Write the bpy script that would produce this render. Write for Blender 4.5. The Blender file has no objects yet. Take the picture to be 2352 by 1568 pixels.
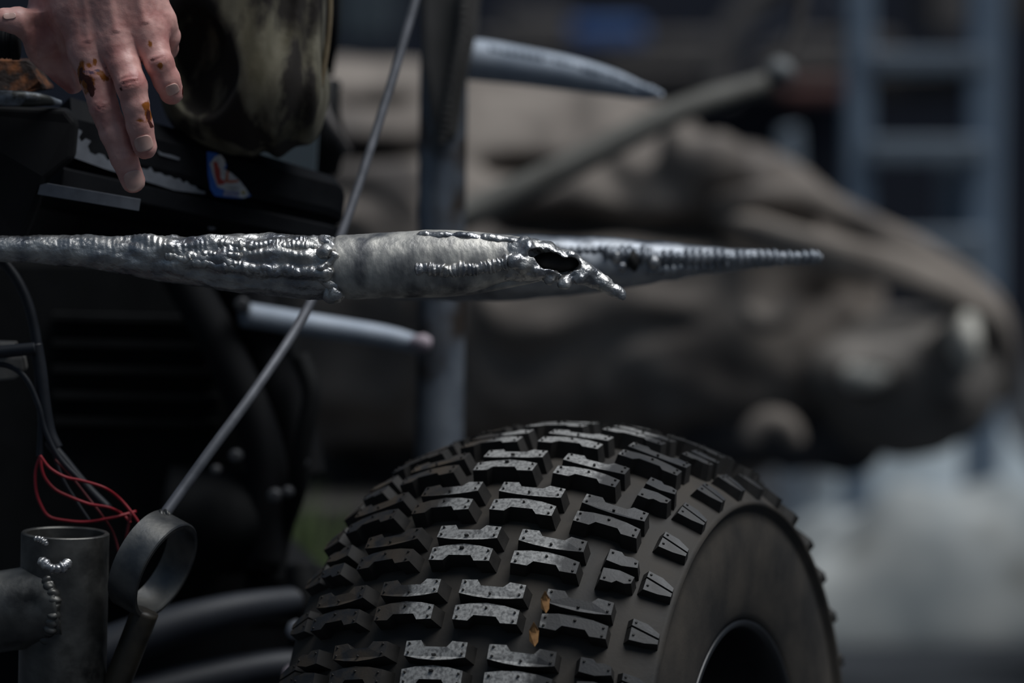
import bpy, bmesh, math, random
import numpy as np
from mathutils import Vector, Matrix
random.seed(7)
rng = np.random.default_rng(7)
S = bpy.context.scene
COL = S.collection
R = math.radians

# ------------------------------------------------------------------ camera, world, sun, exposure
PITCH = R(5.0)
CAM_H = 0.890
FOC = 8820.0                                   # 135 mm on a 36 mm sensor, frame 2352 wide
C0 = np.array([0.0, 0.0, CAM_H])
FW = np.array([0.0, math.cos(PITCH), -math.sin(PITCH)])
UP = np.array([0.0, math.sin(PITCH), math.cos(PITCH)])
RT = np.array([1.0, 0.0, 0.0])

cd = bpy.data.cameras.new('camera')
cam = bpy.data.objects.new('camera', cd)
COL.objects.link(cam)
cam.location = C0
cam.rotation_euler = (R(90) - PITCH, 0, 0)
cd.lens = 135.0
cd.sensor_width = 36.0
cd.clip_start = 0.05
cd.dof.use_dof = True
cd.dof.focus_distance = 2.865
cd.dof.aperture_fstop = 2.8
S.camera = cam

w = bpy.data.worlds.new('overcast_sky')
S.world = w
w.use_nodes = True
nt = w.node_tree
nt.nodes.clear()
o = nt.nodes.new('ShaderNodeOutputWorld')
bg = nt.nodes.new('ShaderNodeBackground')
tc = nt.nodes.new('ShaderNodeTexCoord')
sx = nt.nodes.new('ShaderNodeSeparateXYZ')
mr = nt.nodes.new('ShaderNodeMapRange')
mr.inputs[1].default_value = 0.0
mr.inputs[2].default_value = 1.0
mr.inputs[3].default_value = 0.33                # CIE overcast: zenith three times the horizon
mr.inputs[4].default_value = 1.0
nt.links.new(tc.outputs['Generated'], sx.inputs[0])
nt.links.new(sx.outputs['Z'], mr.inputs[0])
mx = nt.nodes.new('ShaderNodeMixRGB')
mx.blend_type = 'MULTIPLY'
mx.inputs[0].default_value = 1
mx.inputs[1].default_value = (0.55, 0.77, 1.08, 1)
nt.links.new(mr.outputs[0], mx.inputs[2])
nt.links.new(mx.outputs[0], bg.inputs[0])
bg.inputs[1].default_value = 0.15
nt.links.new(bg.outputs[0], o.inputs[0])

sd = bpy.data.lights.new('veiled_sun', 'SUN')
sun = bpy.data.objects.new('veiled_sun', sd)
COL.objects.link(sun)
sd.energy = 2.4
sd.angle = R(42)
sd.color = (0.97, 0.985, 1.0)
sun.rotation_euler = Vector((-0.42, 0.10, -1.0)).to_track_quat('-Z', 'Y').to_euler()

S.view_settings.view_transform = 'Standard'
S.view_settings.look = 'None'
S.view_settings.gamma = 1.0
S.view_settings.use_curve_mapping = False
S.view_settings.exposure = 0.0


# ------------------------------------------------------------------ helpers
def P(x, y, d):
    """world point seen at (x, y) of the 2352 x 1568 frame, d metres in front of the camera"""
    return C0 + d * FW + (x - 1176) / FOC * d * RT - (y - 784) / FOC * d * UP


def px(d, n=1.0):
    return n * d / FOC


ORG = {}


def tag(ob, label=None, cat=None, group=None, kind=None):
    if label:
        ob['label'] = label
    if cat:
        ob['category'] = cat
    if group:
        ob['group'] = group
    if kind:
        ob['kind'] = kind
    return ob


def thing(name, loc, label, cat, group=None, rot=(0, 0, 0)):
    e = bpy.data.objects.new(name, None)
    e.empty_display_size = 0.02
    COL.objects.link(e)
    e.location = loc
    e.rotation_euler = rot
    ORG[e.name] = np.array(loc, float)
    return tag(e, label, cat, group)


def mob(name, V, F, mat, parent=None, smooth=True, local=False, origin=None):
    """one mesh object; V in world metres unless local"""
    V = np.asarray(V, float)
    if local:
        org = np.zeros(3)
    elif parent is not None:
        org = ORG[parent.name]
    else:
        org = np.array(origin) if origin is not None else np.array([V[:, 0].mean(), V[:, 1].mean(), V[:, 2].min()])
    me = bpy.data.meshes.new(name)
    me.from_pydata((V - org).tolist(), [], [tuple(int(i) for i in f) for f in F])
    me.validate()
    me.update()
    if smooth:
        me.polygons.foreach_set('use_smooth', [True] * len(me.polygons))
    if isinstance(mat, (list, tuple)):
        for m in mat:
            me.materials.append(m)
    else:
        me.materials.append(mat)
    ob = bpy.data.objects.new(name, me)
    COL.objects.link(ob)
    if parent is not None:
        ob.parent = parent
    elif not local:
        ob.location = org
    ORG[ob.name] = org
    return ob


def recalc(ob):
    bm = bmesh.new()
    bm.from_mesh(ob.data)
    bmesh.ops.recalc_face_normals(bm, faces=bm.faces)
    bm.to_mesh(ob.data)
    bm.free()


def catmull(pts, n):
    pts = np.asarray(pts, float)
    m = len(pts)
    if m == 2:
        t = np.linspace(0, 1, n)[:, None]
        return pts[0] * (1 - t) + pts[1] * t
    Q = np.vstack([2 * pts[0] - pts[1], pts, 2 * pts[-1] - pts[-2]])
    u = np.linspace(0, m - 1, n)
    i = np.minimum(u.astype(int), m - 2)
    t = (u - i)[:, None]
    a, b, c, d = Q[i], Q[i + 1], Q[i + 2], Q[i + 3]
    return 0.5 * (2 * b + (c - a) * t + (2 * a - 5 * b + 4 * c - d) * t ** 2 + (3 * b - a - 3 * c + d) * t ** 3)


def frames(path, hint=None):
    T = np.gradient(path, axis=0)
    T /= np.linalg.norm(T, axis=1)[:, None] + 1e-12
    n = np.array(hint if hint is not None else (-FW), float)
    N = []
    for t in T:
        n = n - t * n.dot(t)
        n = n / (np.linalg.norm(n) + 1e-12)
        N.append(n)
    N = np.array(N)
    B = np.cross(T, N)
    return T, N, B


def tube_geo(pts, rad, n=24, seg=12, rfun=None, caps=True, hint=None, straight=False):
    """swept tube through pts with radii rad. rfun(U, A) multiplies the radius."""
    pts = np.asarray(pts, float)
    rad = np.full(len(pts), rad) if np.isscalar(rad) else np.asarray(rad, float)
    pr = np.hstack([pts, rad[:, None]])
    if straight:
        u = np.linspace(0, len(pts) - 1, n)
        q = np.stack([np.interp(u, np.arange(len(pts)), pr[:, k]) for k in range(4)], 1)
    else:
        q = catmull(pr, n)
    path, r = q[:, :3], np.maximum(q[:, 3], 1e-5)
    T, N, B = frames(path, hint)
    A = np.linspace(0, 2 * np.pi, seg, endpoint=False)
    UU, AA = np.meshgrid(np.linspace(0, 1, n), A, indexing='ij')
    RR = r[:, None] * np.ones_like(AA)
    if rfun is not None:
        RR = RR * rfun(UU, AA)
    V = path[:, None, :] + RR[..., None] * (np.cos(AA)[..., None] * N[:, None, :] + np.sin(AA)[..., None] * B[:, None, :])
    V = V.reshape(-1, 3)
    F = []
    for i in range(n - 1):
        for j in range(seg):
            k = (j + 1) % seg
            F.append((i * seg + j, i * seg + k, (i + 1) * seg + k, (i + 1) * seg + j))
    if caps:
        F.append(tuple(range(seg - 1, -1, -1)))
        F.append(tuple((n - 1) * seg + j for j in range(seg)))
    return V, F


def tube(name, pts, rad, mat, parent=None, **k):
    V, F = tube_geo(pts, rad, **k)
    return mob(name, V, F, mat, parent)


def join(*geos):
    V, F, o = [], [], 0
    for v, f in geos:
        v = np.asarray(v, float)
        V.append(v)
        F += [tuple(i + o for i in q) for q in f]
        o += len(v)
    return np.vstack(V), F


def hexa(p8):
    """box from 8 corner points: 4 front (counter-clockwise), 4 back"""
    return np.array(p8, float), [(0, 1, 2, 3), (7, 6, 5, 4), (0, 4, 5, 1), (1, 5, 6, 2), (2, 6, 7, 3), (3, 7, 4, 0)]


def box_geo(c, sx, sy, sz, ax=None, ay=None, az=None):
    c = np.array(c, float)
    ax = np.array(ax if ax is not None else (1, 0, 0), float)
    ay = np.array(ay if ay is not None else (0, 1, 0), float)
    az = np.array(az if az is not None else (0, 0, 1), float)
    h = [ax * sx / 2, ay * sy / 2, az * sz / 2]
    q = [(-1, -1, -1), (1, -1, -1), (1, -1, 1), (-1, -1, 1), (-1, 1, -1), (1, 1, -1), (1, 1, 1), (-1, 1, 1)]
    return hexa([c + a * h[0] + b * h[1] + d * h[2] for a, b, d in q])


def bev(ob, w=0.004, s=3):
    m = ob.modifiers.new('bevel', 'BEVEL')
    m.width = w
    m.segments = s
    m.limit_method = 'ANGLE'
    m.angle_limit = R(35)
    return ob


def slab_px(poly, d, thick, dd=None):
    """prism: outline in frame px at depth d (or per-corner depths), extruded away from the camera"""
    n = len(poly)
    ds = [d] * n if np.isscalar(d) else d
    f = [P(x, y, q) for (x, y), q in zip(poly, ds)]
    b = [v + np.array([0, thick, 0]) for v in f]
    F = [tuple(range(n - 1, -1, -1)), tuple(range(n, 2 * n))]
    for i in range(n):
        j = (i + 1) % n
        F.append((i, j, n + j, n + i))
    return np.array(f + b), F


def hash3(ix, iy, iz, seed=0):
    h = (ix.astype(np.int64) * 374761393 + iy.astype(np.int64) * 668265263 + iz.astype(np.int64) * 2147483647 + seed * 974711)
    h = (h ^ (h >> 13)) * 1274126177
    h = h ^ (h >> 16)
    return (h & 0xffff).astype(np.float32) / 65535.0 * 2 - 1


def vnoise(p, scale=1.0, seed=0):
    q = np.asarray(p) * scale
    i = np.floor(q)
    f = q - i
    f = f * f * (3 - 2 * f)
    i = i.astype(np.int64)
    r = 0
    for a in (0, 1):
        for b in (0, 1):
            for c in (0, 1):
                wt = (f[..., 0] if a else 1 - f[..., 0]) * (f[..., 1] if b else 1 - f[..., 1]) * (f[..., 2] if c else 1 - f[..., 2])
                r = r + wt * hash3(i[..., 0] + a, i[..., 1] + b, i[..., 2] + c, seed)
    return r


def fbm(p, scale=1.0, oct=3, seed=0):
    r, a = 0, 1.0
    for k in range(oct):
        r = r + a * vnoise(p, scale * 2 ** k, seed + k)
        a *= 0.5
    return r


def rcone(p, a, b, ra, rb):
    a = np.asarray(a, np.float32)
    ba = np.asarray(b, np.float32) - a
    pa = p - a
    t = np.clip((pa @ ba) / (ba @ ba + 1e-12), 0, 1)
    return np.linalg.norm(pa - t[..., None] * ba, axis=-1) - (ra + (rb - ra) * t)


def ellip(p, c, r, M=None):
    q = p - np.asarray(c, np.float32)
    if M is not None:
        q = q @ np.asarray(M, np.float32).T
    r = np.asarray(r, np.float32)
    k = np.linalg.norm(q / r, axis=-1)
    return (k - 1) * r.min() if True else k


def smin(a, b, k):
    h = np.clip(0.5 + 0.5 * (b - a) / k, 0, 1)
    return b * (1 - h) + a * h - k * h * (1 - h)


def nets(f, lo, hi, h):
    """surface nets of f (array of points -> distance) over a box"""
    lo, hi = np.asarray(lo, float), np.asarray(hi, float)
    n = np.ceil((hi - lo) / h).astype(int) + 1
    ax = [(lo[k] + h * np.arange(n[k])).astype(np.float32) for k in range(3)]
    val = np.empty(tuple(n), np.float32)
    for i in range(0, n[0], 16):                       # slabs keep memory low
        g = np.stack(np.meshgrid(ax[0][i:i + 16], ax[1], ax[2], indexing='ij'), -1)
        val[i:i + 16] = f(g)
    s = val < 0
    c = [s[a:n[0] - 1 + a, b:n[1] - 1 + b, d:n[2] - 1 + d] for a in (0, 1) for b in (0, 1) for d in (0, 1)]
    cnt = sum(x.astype(np.int8) for x in c)
    act = (cnt > 0) & (cnt < 8)
    idx = np.argwhere(act)
    cid = -np.ones(act.shape, np.int64)
    cid[tuple(idx.T)] = np.arange(len(idx))
    cor = np.array([(a, b, d) for a in (0, 1) for b in (0, 1) for d in (0, 1)])
    vals = np.stack([val[tuple((idx + k).T)] for k in cor], 1)
    acc = np.zeros((len(idx), 3))
    num = np.zeros(len(idx))
    for i in range(8):
        for j in range(i + 1, 8):
            if np.abs(cor[i] - cor[j]).sum() == 1:
                a, b = vals[:, i], vals[:, j]
                m = (a < 0) != (b < 0)
                t = np.where(m, a / np.where(m, a - b, 1), 0)
                acc += np.where(m[:, None], cor[i] + t[:, None] * (cor[j] - cor[i]), 0)
                num += m
    V = lo + h * (idx + acc / num[:, None])
    F = []
    for k in range(3):
        u, v = (k + 1) % 3, (k + 2) % 3
        sl0 = [slice(None)] * 3
        sl1 = [slice(None)] * 3
        sl0[k] = slice(0, n[k] - 1)
        sl1[k] = slice(1, n[k])
        d = s[tuple(sl0)] != s[tuple(sl1)]
        e = np.argwhere(d)
        e = e[(e[:, u] > 0) & (e[:, v] > 0) & (e[:, u] < n[u] - 1) & (e[:, v] < n[v] - 1)]
        q = []
        for (du, dv) in ((1, 1), (0, 1), (0, 0), (1, 0)):
            g = e.copy()
            g[:, u] -= du
            g[:, v] -= dv
            q.append(cid[tuple(g.T)])
        q = np.stack(q, 1)
        ins = s[tuple(e.T)]
        q[~ins] = q[~ins][:, ::-1]
        F.append(q)
    return V, np.vstack(F)


def grad(f, V, e=4e-4):
    V = V.astype(np.float32)
    g = np.stack([f(V + np.eye(3, dtype=np.float32)[k] * e) - f(V - np.eye(3, dtype=np.float32)[k] * e) for k in range(3)], -1)
    return g / (np.linalg.norm(g, axis=-1)[:, None] + 1e-9)


# ------------------------------------------------------------------ materials
def mat(name, c1, c2=None, scale=30.0, rough=0.6, rough2=None, metal=0.0, bump=0.0, bscale=None, detail=5.0,
        lo=0.35, hi=0.65, spec=0.5, dist=0.002, c3=None, scale3=8.0, lo3=0.5, hi3=0.6, stretch=None, sss=0.0):
    m = bpy.data.materials.new(name)
    m.use_nodes = True
    t = m.node_tree
    b = t.nodes['Principled BSDF']
    b.inputs['Roughness'].default_value = rough
    b.inputs['Metallic'].default_value = metal
    b.inputs['Specular IOR Level'].default_value = spec
    if sss:
        b.inputs['Subsurface Weight'].default_value = sss
        b.inputs['Subsurface Radius'].default_value = (1, 0.35, 0.2)
        b.inputs['Subsurface Scale'].default_value = 0.004
    tcn = t.nodes.new('ShaderNodeTexCoord')
    src = tcn.outputs['Object']
    if stretch:
        mp = t.nodes.new('ShaderNodeMapping')
        mp.inputs['Scale'].default_value = stretch
        t.links.new(src, mp.inputs[0])
        src = mp.outputs[0]
    n = t.nodes.new('ShaderNodeTexNoise')
    n.inputs['Scale'].default_value = scale
    n.inputs['Detail'].default_value = detail
    t.links.new(src, n.inputs['Vector'])
    r = t.nodes.new('ShaderNodeValToRGB')
    r.color_ramp.elements[0].position = lo
    r.color_ramp.elements[1].position = hi
    r.color_ramp.elements[0].color = (*c1, 1)
    r.color_ramp.elements[1].color = (*(c2 or c1), 1)
    t.links.new(n.outputs['Fac'], r.inputs[0])
    col = r.outputs[0]
    if c3 is not None:
        n3 = t.nodes.new('ShaderNodeTexNoise')
        n3.inputs['Scale'].default_value = scale3
        n3.inputs['Detail'].default_value = 8
        t.links.new(src, n3.inputs['Vector'])
        r3 = t.nodes.new('ShaderNodeMapRange')
        r3.inputs[1].default_value = lo3
        r3.inputs[2].default_value = hi3
        t.links.new(n3.outputs['Fac'], r3.inputs[0])
        mix = t.nodes.new('ShaderNodeMixRGB')
        t.links.new(r3.outputs[0], mix.inputs[0])
        t.links.new(col, mix.inputs[1])
        mix.inputs[2].default_value = (*c3, 1)
        col = mix.outputs[0]
    t.links.new(col, b.inputs['Base Color'])
    if rough2 is not None:
        rr = t.nodes.new('ShaderNodeMapRange')
        rr.inputs[1].default_value = lo
        rr.inputs[2].default_value = hi
        rr.inputs[3].default_value = rough
        rr.inputs[4].default_value = rough2
        t.links.new(n.outputs['Fac'], rr.inputs[0])
        t.links.new(rr.outputs[0], b.inputs['Roughness'])
    if bump:
        nb = t.nodes.new('ShaderNodeTexNoise')
        nb.inputs['Scale'].default_value = bscale or scale * 4
        nb.inputs['Detail'].default_value = 6
        t.links.new(src, nb.inputs['Vector'])
        bp = t.nodes.new('ShaderNodeBump')
        bp.inputs['Strength'].default_value = bump
        bp.inputs['Distance'].default_value = dist
        t.links.new(nb.outputs['Fac'], bp.inputs['Height'])
        t.links.new(bp.outputs[0], b.inputs['Normal'])
    m['nodes_out'] = 1
    return m


M = {}
M['ground'] = mat('asphalt', (0.016, 0.020, 0.026), (0.035, 0.040, 0.048), 9, 0.85, bump=0.4, bscale=90)
M['navy'] = mat('navy_paint', (0.016, 0.022, 0.040), (0.028, 0.034, 0.054), 2.2, 0.7)
M['brownbeam'] = mat('weathered_wood', (0.11, 0.10, 0.096), (0.17, 0.155, 0.145), 6, 0.8)
M['darkbrown'] = mat('dark_wood', (0.042, 0.037, 0.036), (0.07, 0.062, 0.058), 6, 0.8)
M['redbeam'] = mat('red_oxide_paint', (0.15, 0.055, 0.042), (0.11, 0.05, 0.045), 6, 0.8)
M['blue'] = mat('blue_plastic', (0.05, 0.13, 0.36), (0.08, 0.17, 0.40), 9, 0.5)
M['tealgrey'] = mat('grey_green_paint', (0.09, 0.12, 0.14), (0.07, 0.09, 0.105), 4, 0.6)
M['bluesteel'] = mat('blue_grey_steel', (0.22, 0.29, 0.38), (0.28, 0.36, 0.45), 7, 0.55)
M['greypanel'] = mat('dull_grey_sheet', (0.18, 0.22, 0.27), (0.24, 0.29, 0.34), 5, 0.6)
M['hide'] = mat('brown_canvas', (0.17, 0.145, 0.125), (0.30, 0.26, 0.225), 9, 0.9, bump=0.3, bscale=60, dist=0.004,
                c3=(0.06, 0.055, 0.055), scale3=5.5, lo3=0.52, hi3=0.70)
M['hood'] = mat('tan_canvas', (0.24, 0.205, 0.175), (0.36, 0.31, 0.265), 14, 0.9)
M['facedark'] = mat('mud_brown_mask', (0.16, 0.145, 0.13), (0.26, 0.235, 0.21), 12, 0.75)
M['facehighlight'] = mat('pale_highlight', (0.66, 0.63, 0.55), (0.74, 0.71, 0.63), 12, 0.8)  # pale colour stands in for the highlights on nose and forehead
M['paletarp'] = mat('pale_grey_sheet', (0.27, 0.30, 0.31), (0.46, 0.48, 0.47), 8, 0.85, c3=(0.16, 0.16, 0.14), scale3=5, lo3=0.55, hi3=0.72)
M['galv'] = mat('galvanised_steel', (0.37, 0.36, 0.345), (0.76, 0.73, 0.66), 70, 0.40, 0.56, 0.5, bump=0.5, bscale=260, dist=0.0012,
                c3=(0.10, 0.105, 0.12), scale3=40, lo3=0.50, hi3=0.70, stretch=(1, 1, 0.45))
M['weld'] = mat('weld_metal', (0.30, 0.305, 0.325), (0.70, 0.68, 0.64), 60, 0.24, 0.42, 0.85, bump=0.7, bscale=420, dist=0.001)
M['galvfar'] = mat('galvanised_rear', (0.24, 0.26, 0.29), (0.40, 0.42, 0.45), 60, 0.42, 0.55, 0.8, bump=0.3, bscale=200, dist=0.001)
M['bluegalv'] = mat('pale_blue_steel', (0.34, 0.39, 0.46), (0.42, 0.47, 0.54), 40, 0.55, metal=0.15)
M['recess'] = mat('recess_black', (0.004, 0.004, 0.004), (0.012, 0.011, 0.011), 80, 0.8)  # near-black that stands in for the shade inside the spike holes
M['poststeel'] = mat('dark_post_steel', (0.20, 0.225, 0.26), (0.30, 0.33, 0.37), 30, 0.32, 0.45, 0.6, c3=(0.085, 0.065, 0.05), scale3=14, lo3=0.5, hi3=0.65)
M['gusset'] = mat('scaled_brown_steel', (0.085, 0.080, 0.074), (0.16, 0.15, 0.14), 30, 0.5, 0.6, 0.5, stretch=(1, 1, 0.3))
M['olive'] = mat('olive_pole', (0.12, 0.115, 0.10), (0.17, 0.165, 0.145), 20, 0.7)
M['blackplastic'] = mat('scuffed_black_plastic', (0.006, 0.0065, 0.008), (0.010, 0.011, 0.013), 35, 0.55, 0.7, spec=0.07, bump=0.15, bscale=300, dist=0.0006,
                        c3=(0.04, 0.042, 0.04), scale3=55, lo3=0.72, hi3=0.82)
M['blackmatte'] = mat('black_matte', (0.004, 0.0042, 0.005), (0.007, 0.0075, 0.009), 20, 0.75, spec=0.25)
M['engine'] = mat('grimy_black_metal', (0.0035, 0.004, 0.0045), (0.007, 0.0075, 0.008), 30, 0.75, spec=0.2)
M['arm'] = mat('dark_blue_grey_paint', (0.018, 0.021, 0.028), (0.028, 0.032, 0.042), 20, 0.55)
M['worn'] = mat('worn_grey_strip', (0.11, 0.12, 0.14), (0.15, 0.165, 0.19), 90, 0.55)
M['rust'] = mat('orange_rust', (0.014, 0.006, 0.004), (0.26, 0.085, 0.022), 75, 0.85, bump=0.7, bscale=200, lo=0.47, hi=0.74)
M['lipsteel'] = mat('dull_blue_steel', (0.26, 0.30, 0.36), (0.38, 0.42, 0.47), 60, 0.45, metal=0.4, c3=(0.04, 0.042, 0.04), scale3=30, lo3=0.5, hi3=0.6)
M['rod'] = mat('grey_rod', (0.13, 0.135, 0.15), (0.19, 0.195, 0.215), 60, 0.5, metal=0.35)
M['ringsteel'] = mat('machined_steel', (0.11, 0.115, 0.12), (0.22, 0.215, 0.20), 45, 0.36, 0.5, 0.8, bump=0.25, bscale=300, dist=0.0006)
M['mill'] = mat('mill_scale_steel', (0.085, 0.085, 0.083), (0.19, 0.185, 0.17), 30, 0.34, 0.5, 0.75, bump=0.35, bscale=150, dist=0.001, c3=(0.03, 0.03, 0.03), scale3=26, lo3=0.50, hi3=0.66)
M['stem'] = mat('brown_painted_bar', (0.02, 0.018, 0.015), (0.06, 0.05, 0.036), 40, 0.45)
M['red'] = mat('red_insulation', (0.38, 0.02, 0.03), (0.48, 0.03, 0.045), 40, 0.45)
M['darkred'] = mat('dark_red_insulation', (0.11, 0.012, 0.016), (0.16, 0.018, 0.022), 40, 0.5)
M['blackwire'] = mat('black_insulation', (0.010, 0.012, 0.017), (0.018, 0.021, 0.028), 60, 0.5)
M['greybit'] = mat('pale_grey_plastic', (0.13, 0.125, 0.115), (0.19, 0.18, 0.165), 60, 0.6)
M['bolt'] = mat('zinc_bolt', (0.24, 0.26, 0.30), (0.35, 0.36, 0.39), 60, 0.4, metal=0.6)
M['pink'] = mat('pinkish_cap', (0.42, 0.34, 0.38), (0.5, 0.42, 0.46), 60, 0.6)
M['camo'] = mat('camouflage_cloth', (0.085, 0.075, 0.045), (0.20, 0.185, 0.135), 26, 0.9, bump=0.35, bscale=900, dist=0.0006,
                c3=(0.016, 0.012, 0.009), scale3=17, lo3=0.48, hi3=0.56, stretch=(1.3, 1, 0.55))
M['rubber'] = mat('dusty_tyre_rubber', (0.023, 0.021, 0.019), (0.058, 0.049, 0.039), 18, 0.66, 0.80, bump=0.25, bscale=260, dist=0.0006)
M['rim'] = mat('black_rim_paint', (0.008, 0.009, 0.011), (0.015, 0.017, 0.02), 30, 0.35)
M['leaf'] = mat('dry_orange_leaf', (0.30, 0.145, 0.05), (0.46, 0.24, 0.09), 300, 0.7)
M['grass'] = mat('grass_blades', (0.15, 0.20, 0.08), (0.26, 0.33, 0.14), 30, 0.6)
M['stblue'] = mat('sticker_blue', (0.02, 0.10, 0.42), (0.03, 0.13, 0.47), 200, 0.4)
M['stwhite'] = mat('sticker_white', (0.42, 0.43, 0.44), (0.62, 0.62, 0.61), 160, 0.45)
M['stred'] = mat('sticker_red', (0.34, 0.03, 0.02), (0.42, 0.05, 0.03), 200, 0.45)
M['storange'] = mat('sticker_orange', (0.46, 0.12, 0.05), (0.40, 0.10, 0.045), 200, 0.45)
M['stlilac'] = mat('sticker_lilac', (0.20, 0.21, 0.34), (0.30, 0.30, 0.40), 200, 0.45)
M['styellow'] = mat('sticker_yellow', (0.38, 0.30, 0.06), (0.30, 0.22, 0.05), 200, 0.45)


def knob_mat():
    m = mat('worn_knob_rubber', (0.030, 0.031, 0.034), (0.045, 0.043, 0.041), 60, 0.48, 0.6, bump=0.3, bscale=500, dist=0.0005)
    t = m.node_tree
    b = t.nodes['Principled BSDF']
    base = b.inputs['Base Color'].links[0].from_socket
    tcn = [n for n in t.nodes if n.type == 'TEX_COORD'][0]
    sp = t.nodes.new('ShaderNodeSeparateXYZ')
    t.links.new(tcn.outputs['Object'], sp.inputs[0])

    def math_(op, a, bb):
        n = t.nodes.new('ShaderNodeMath')
        n.operation = op
        for i, q in enumerate((a, bb)):
            if hasattr(q, 'is_output'):
                t.links.new(q, n.inputs[i])
            else:
                n.inputs[i].default_value = q
        return n.outputs[0]

    def noise(sc, det=4):
        n = t.nodes.new('ShaderNodeTexNoise')
        n.inputs['Scale'].default_value = sc
        n.inputs['Detail'].default_value = det
        t.links.new(tcn.outputs['Object'], n.inputs['Vector'])
        return n.outputs['Fac']

    def step(v, a, bb):
        n = t.nodes.new('ShaderNodeMapRange')
        n.inputs[1].default_value = a
        n.inputs[2].default_value = bb
        t.links.new(v, n.inputs[0])
        return n.outputs[0]
    # the strip of the tread that has rolled on the ground is scoured pale grey; the flanks keep brown dust
    off = math_('ABSOLUTE', math_('SUBTRACT', math_('ADD', sp.outputs['X'], math_('MULTIPLY', math_('SUBTRACT', noise(90), 0.5), 0.02)), 0.022), 0)
    band = step(off, 0.058, 0.050)
    # worn on the outer face only: radius from the axle
    rad = math_('SQRT', math_('ADD', math_('MULTIPLY', sp.outputs['Y'], sp.outputs['Y']), math_('MULTIPLY', sp.outputs['Z'], sp.outputs['Z'])), 0)
    face = step(rad, 0.10, 0.11)
    speck = step(noise(420, 6), 0.36, 0.60)
    wear = math_('MULTIPLY', math_('MULTIPLY', band, face), math_('ADD', 0.35, math_('MULTIPLY', 0.65, speck)))
    mix = t.nodes.new('ShaderNodeMixRGB')
    t.links.new(wear, mix.inputs[0])
    t.links.new(base, mix.inputs[1])
    mix.inputs[2].default_value = (0.40, 0.395, 0.38, 1)
    left = math_('MULTIPLY', step(sp.outputs['X'], -0.03, -0.06), math_('MULTIPLY', face, step(noise(60), 0.42, 0.6)))
    mix2 = t.nodes.new('ShaderNodeMixRGB')
    t.links.new(left, mix2.inputs[0])
    t.links.new(mix.outputs[0], mix2.inputs[1])
    mix2.inputs[2].default_value = (0.075, 0.058, 0.042, 1)
    t.links.new(mix2.outputs[0], b.inputs['Base Color'])
    return m


M['knob'] = knob_mat()
M['knobside'] = mat('knob_side_rubber', (0.016, 0.015, 0.014), (0.030, 0.027, 0.024), 60, 0.6, 0.7, bump=0.2, bscale=400, dist=0.0004)


def skin_mat():
    m = mat('skin', (0.66, 0.325, 0.285), (0.82, 0.47, 0.415), 55, 0.5, 0.42, bump=0.25, bscale=700, dist=0.0005,
            c3=(0.52, 0.22, 0.20), scale3=40, lo3=0.52, hi3=0.72, sss=0.15)
    t = m.node_tree
    b = t.nodes['Principled BSDF']
    base = b.inputs['Base Color'].links[0].from_socket
    tcn = [n for n in t.nodes if n.type == 'TEX_COORD'][0]

    def layer(base, attr, color, sc, lo, hi):
        a = t.nodes.new('ShaderNodeAttribute')
        a.attribute_name = attr
        n = t.nodes.new('ShaderNodeTexNoise')
        n.inputs['Scale'].default_value = sc
        n.inputs['Detail'].default_value = 6
        t.links.new(tcn.outputs['Object'], n.inputs['Vector'])
        ad = t.nodes.new('ShaderNodeMath')
        ad.operation = 'ADD'
        t.links.new(a.outputs['Fac'], ad.inputs[0])
        t.links.new(n.outputs['Fac'], ad.inputs[1])
        r = t.nodes.new('ShaderNodeMapRange')
        r.inputs[1].default_value = lo
        r.inputs[2].default_value = hi
        t.links.new(ad.outputs[0], r.inputs[0])
        x = t.nodes.new('ShaderNodeMixRGB')
        t.links.new(r.outputs[0], x.inputs[0])
        t.links.new(base, x.inputs[1])
        x.inputs[2].default_value = (*color, 1)
        return x.outputs[0]
    c = layer(base, 'redness', (0.42, 0.11, 0.10), 120, 0.75, 1.6)
    c = layer(c, 'iodine', (0.34, 0.105, 0.012), 230, 0.78, 1.0)
    c = layer(c, 'scab', (0.075, 0.014, 0.008), 260, 0.86, 1.02)
    c = layer(c, 'bruise', (0.16, 0.09, 0.13), 230, 0.86, 1.05)
    t.links.new(c, b.inputs['Base Color'])
    return m


M['skin'] = skin_mat()
M['nail'] = mat('fingernail', (0.68, 0.41, 0.35), (0.78, 0.52, 0.45), 90, 0.36, spec=0.5)
M['naildirt'] = mat('nail_dirt', (0.10, 0.055, 0.045), (0.16, 0.09, 0.07), 200, 0.7)

# ------------------------------------------------------------------ ground and the wall behind
V, F = box_geo((0, 4.0, -0.05), 16, 16, 0.1)
tag(mob('floor', V, F, M['ground'], smooth=False, origin=(0, 4, 0)), 'dark asphalt ground', kind='structure')
V, F = box_geo((0, 9.6, 1.9), 12, 0.12, 3.8)
tag(mob('wall_back', V, F, M['navy'], smooth=False), 'dark navy wall far behind everything', kind='structure')


def beam(name, x0, y0, x1, y1, d, m, label, cat, thick=0.12, group=None):
    V, F = slab_px([(x0, y0), (x1, y0), (x1, y1), (x0, y1)], d, thick)
    ob = bev(mob(name, V, F, m, smooth=False), 0.01, 2)
    return tag(ob, label, cat, group)


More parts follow.
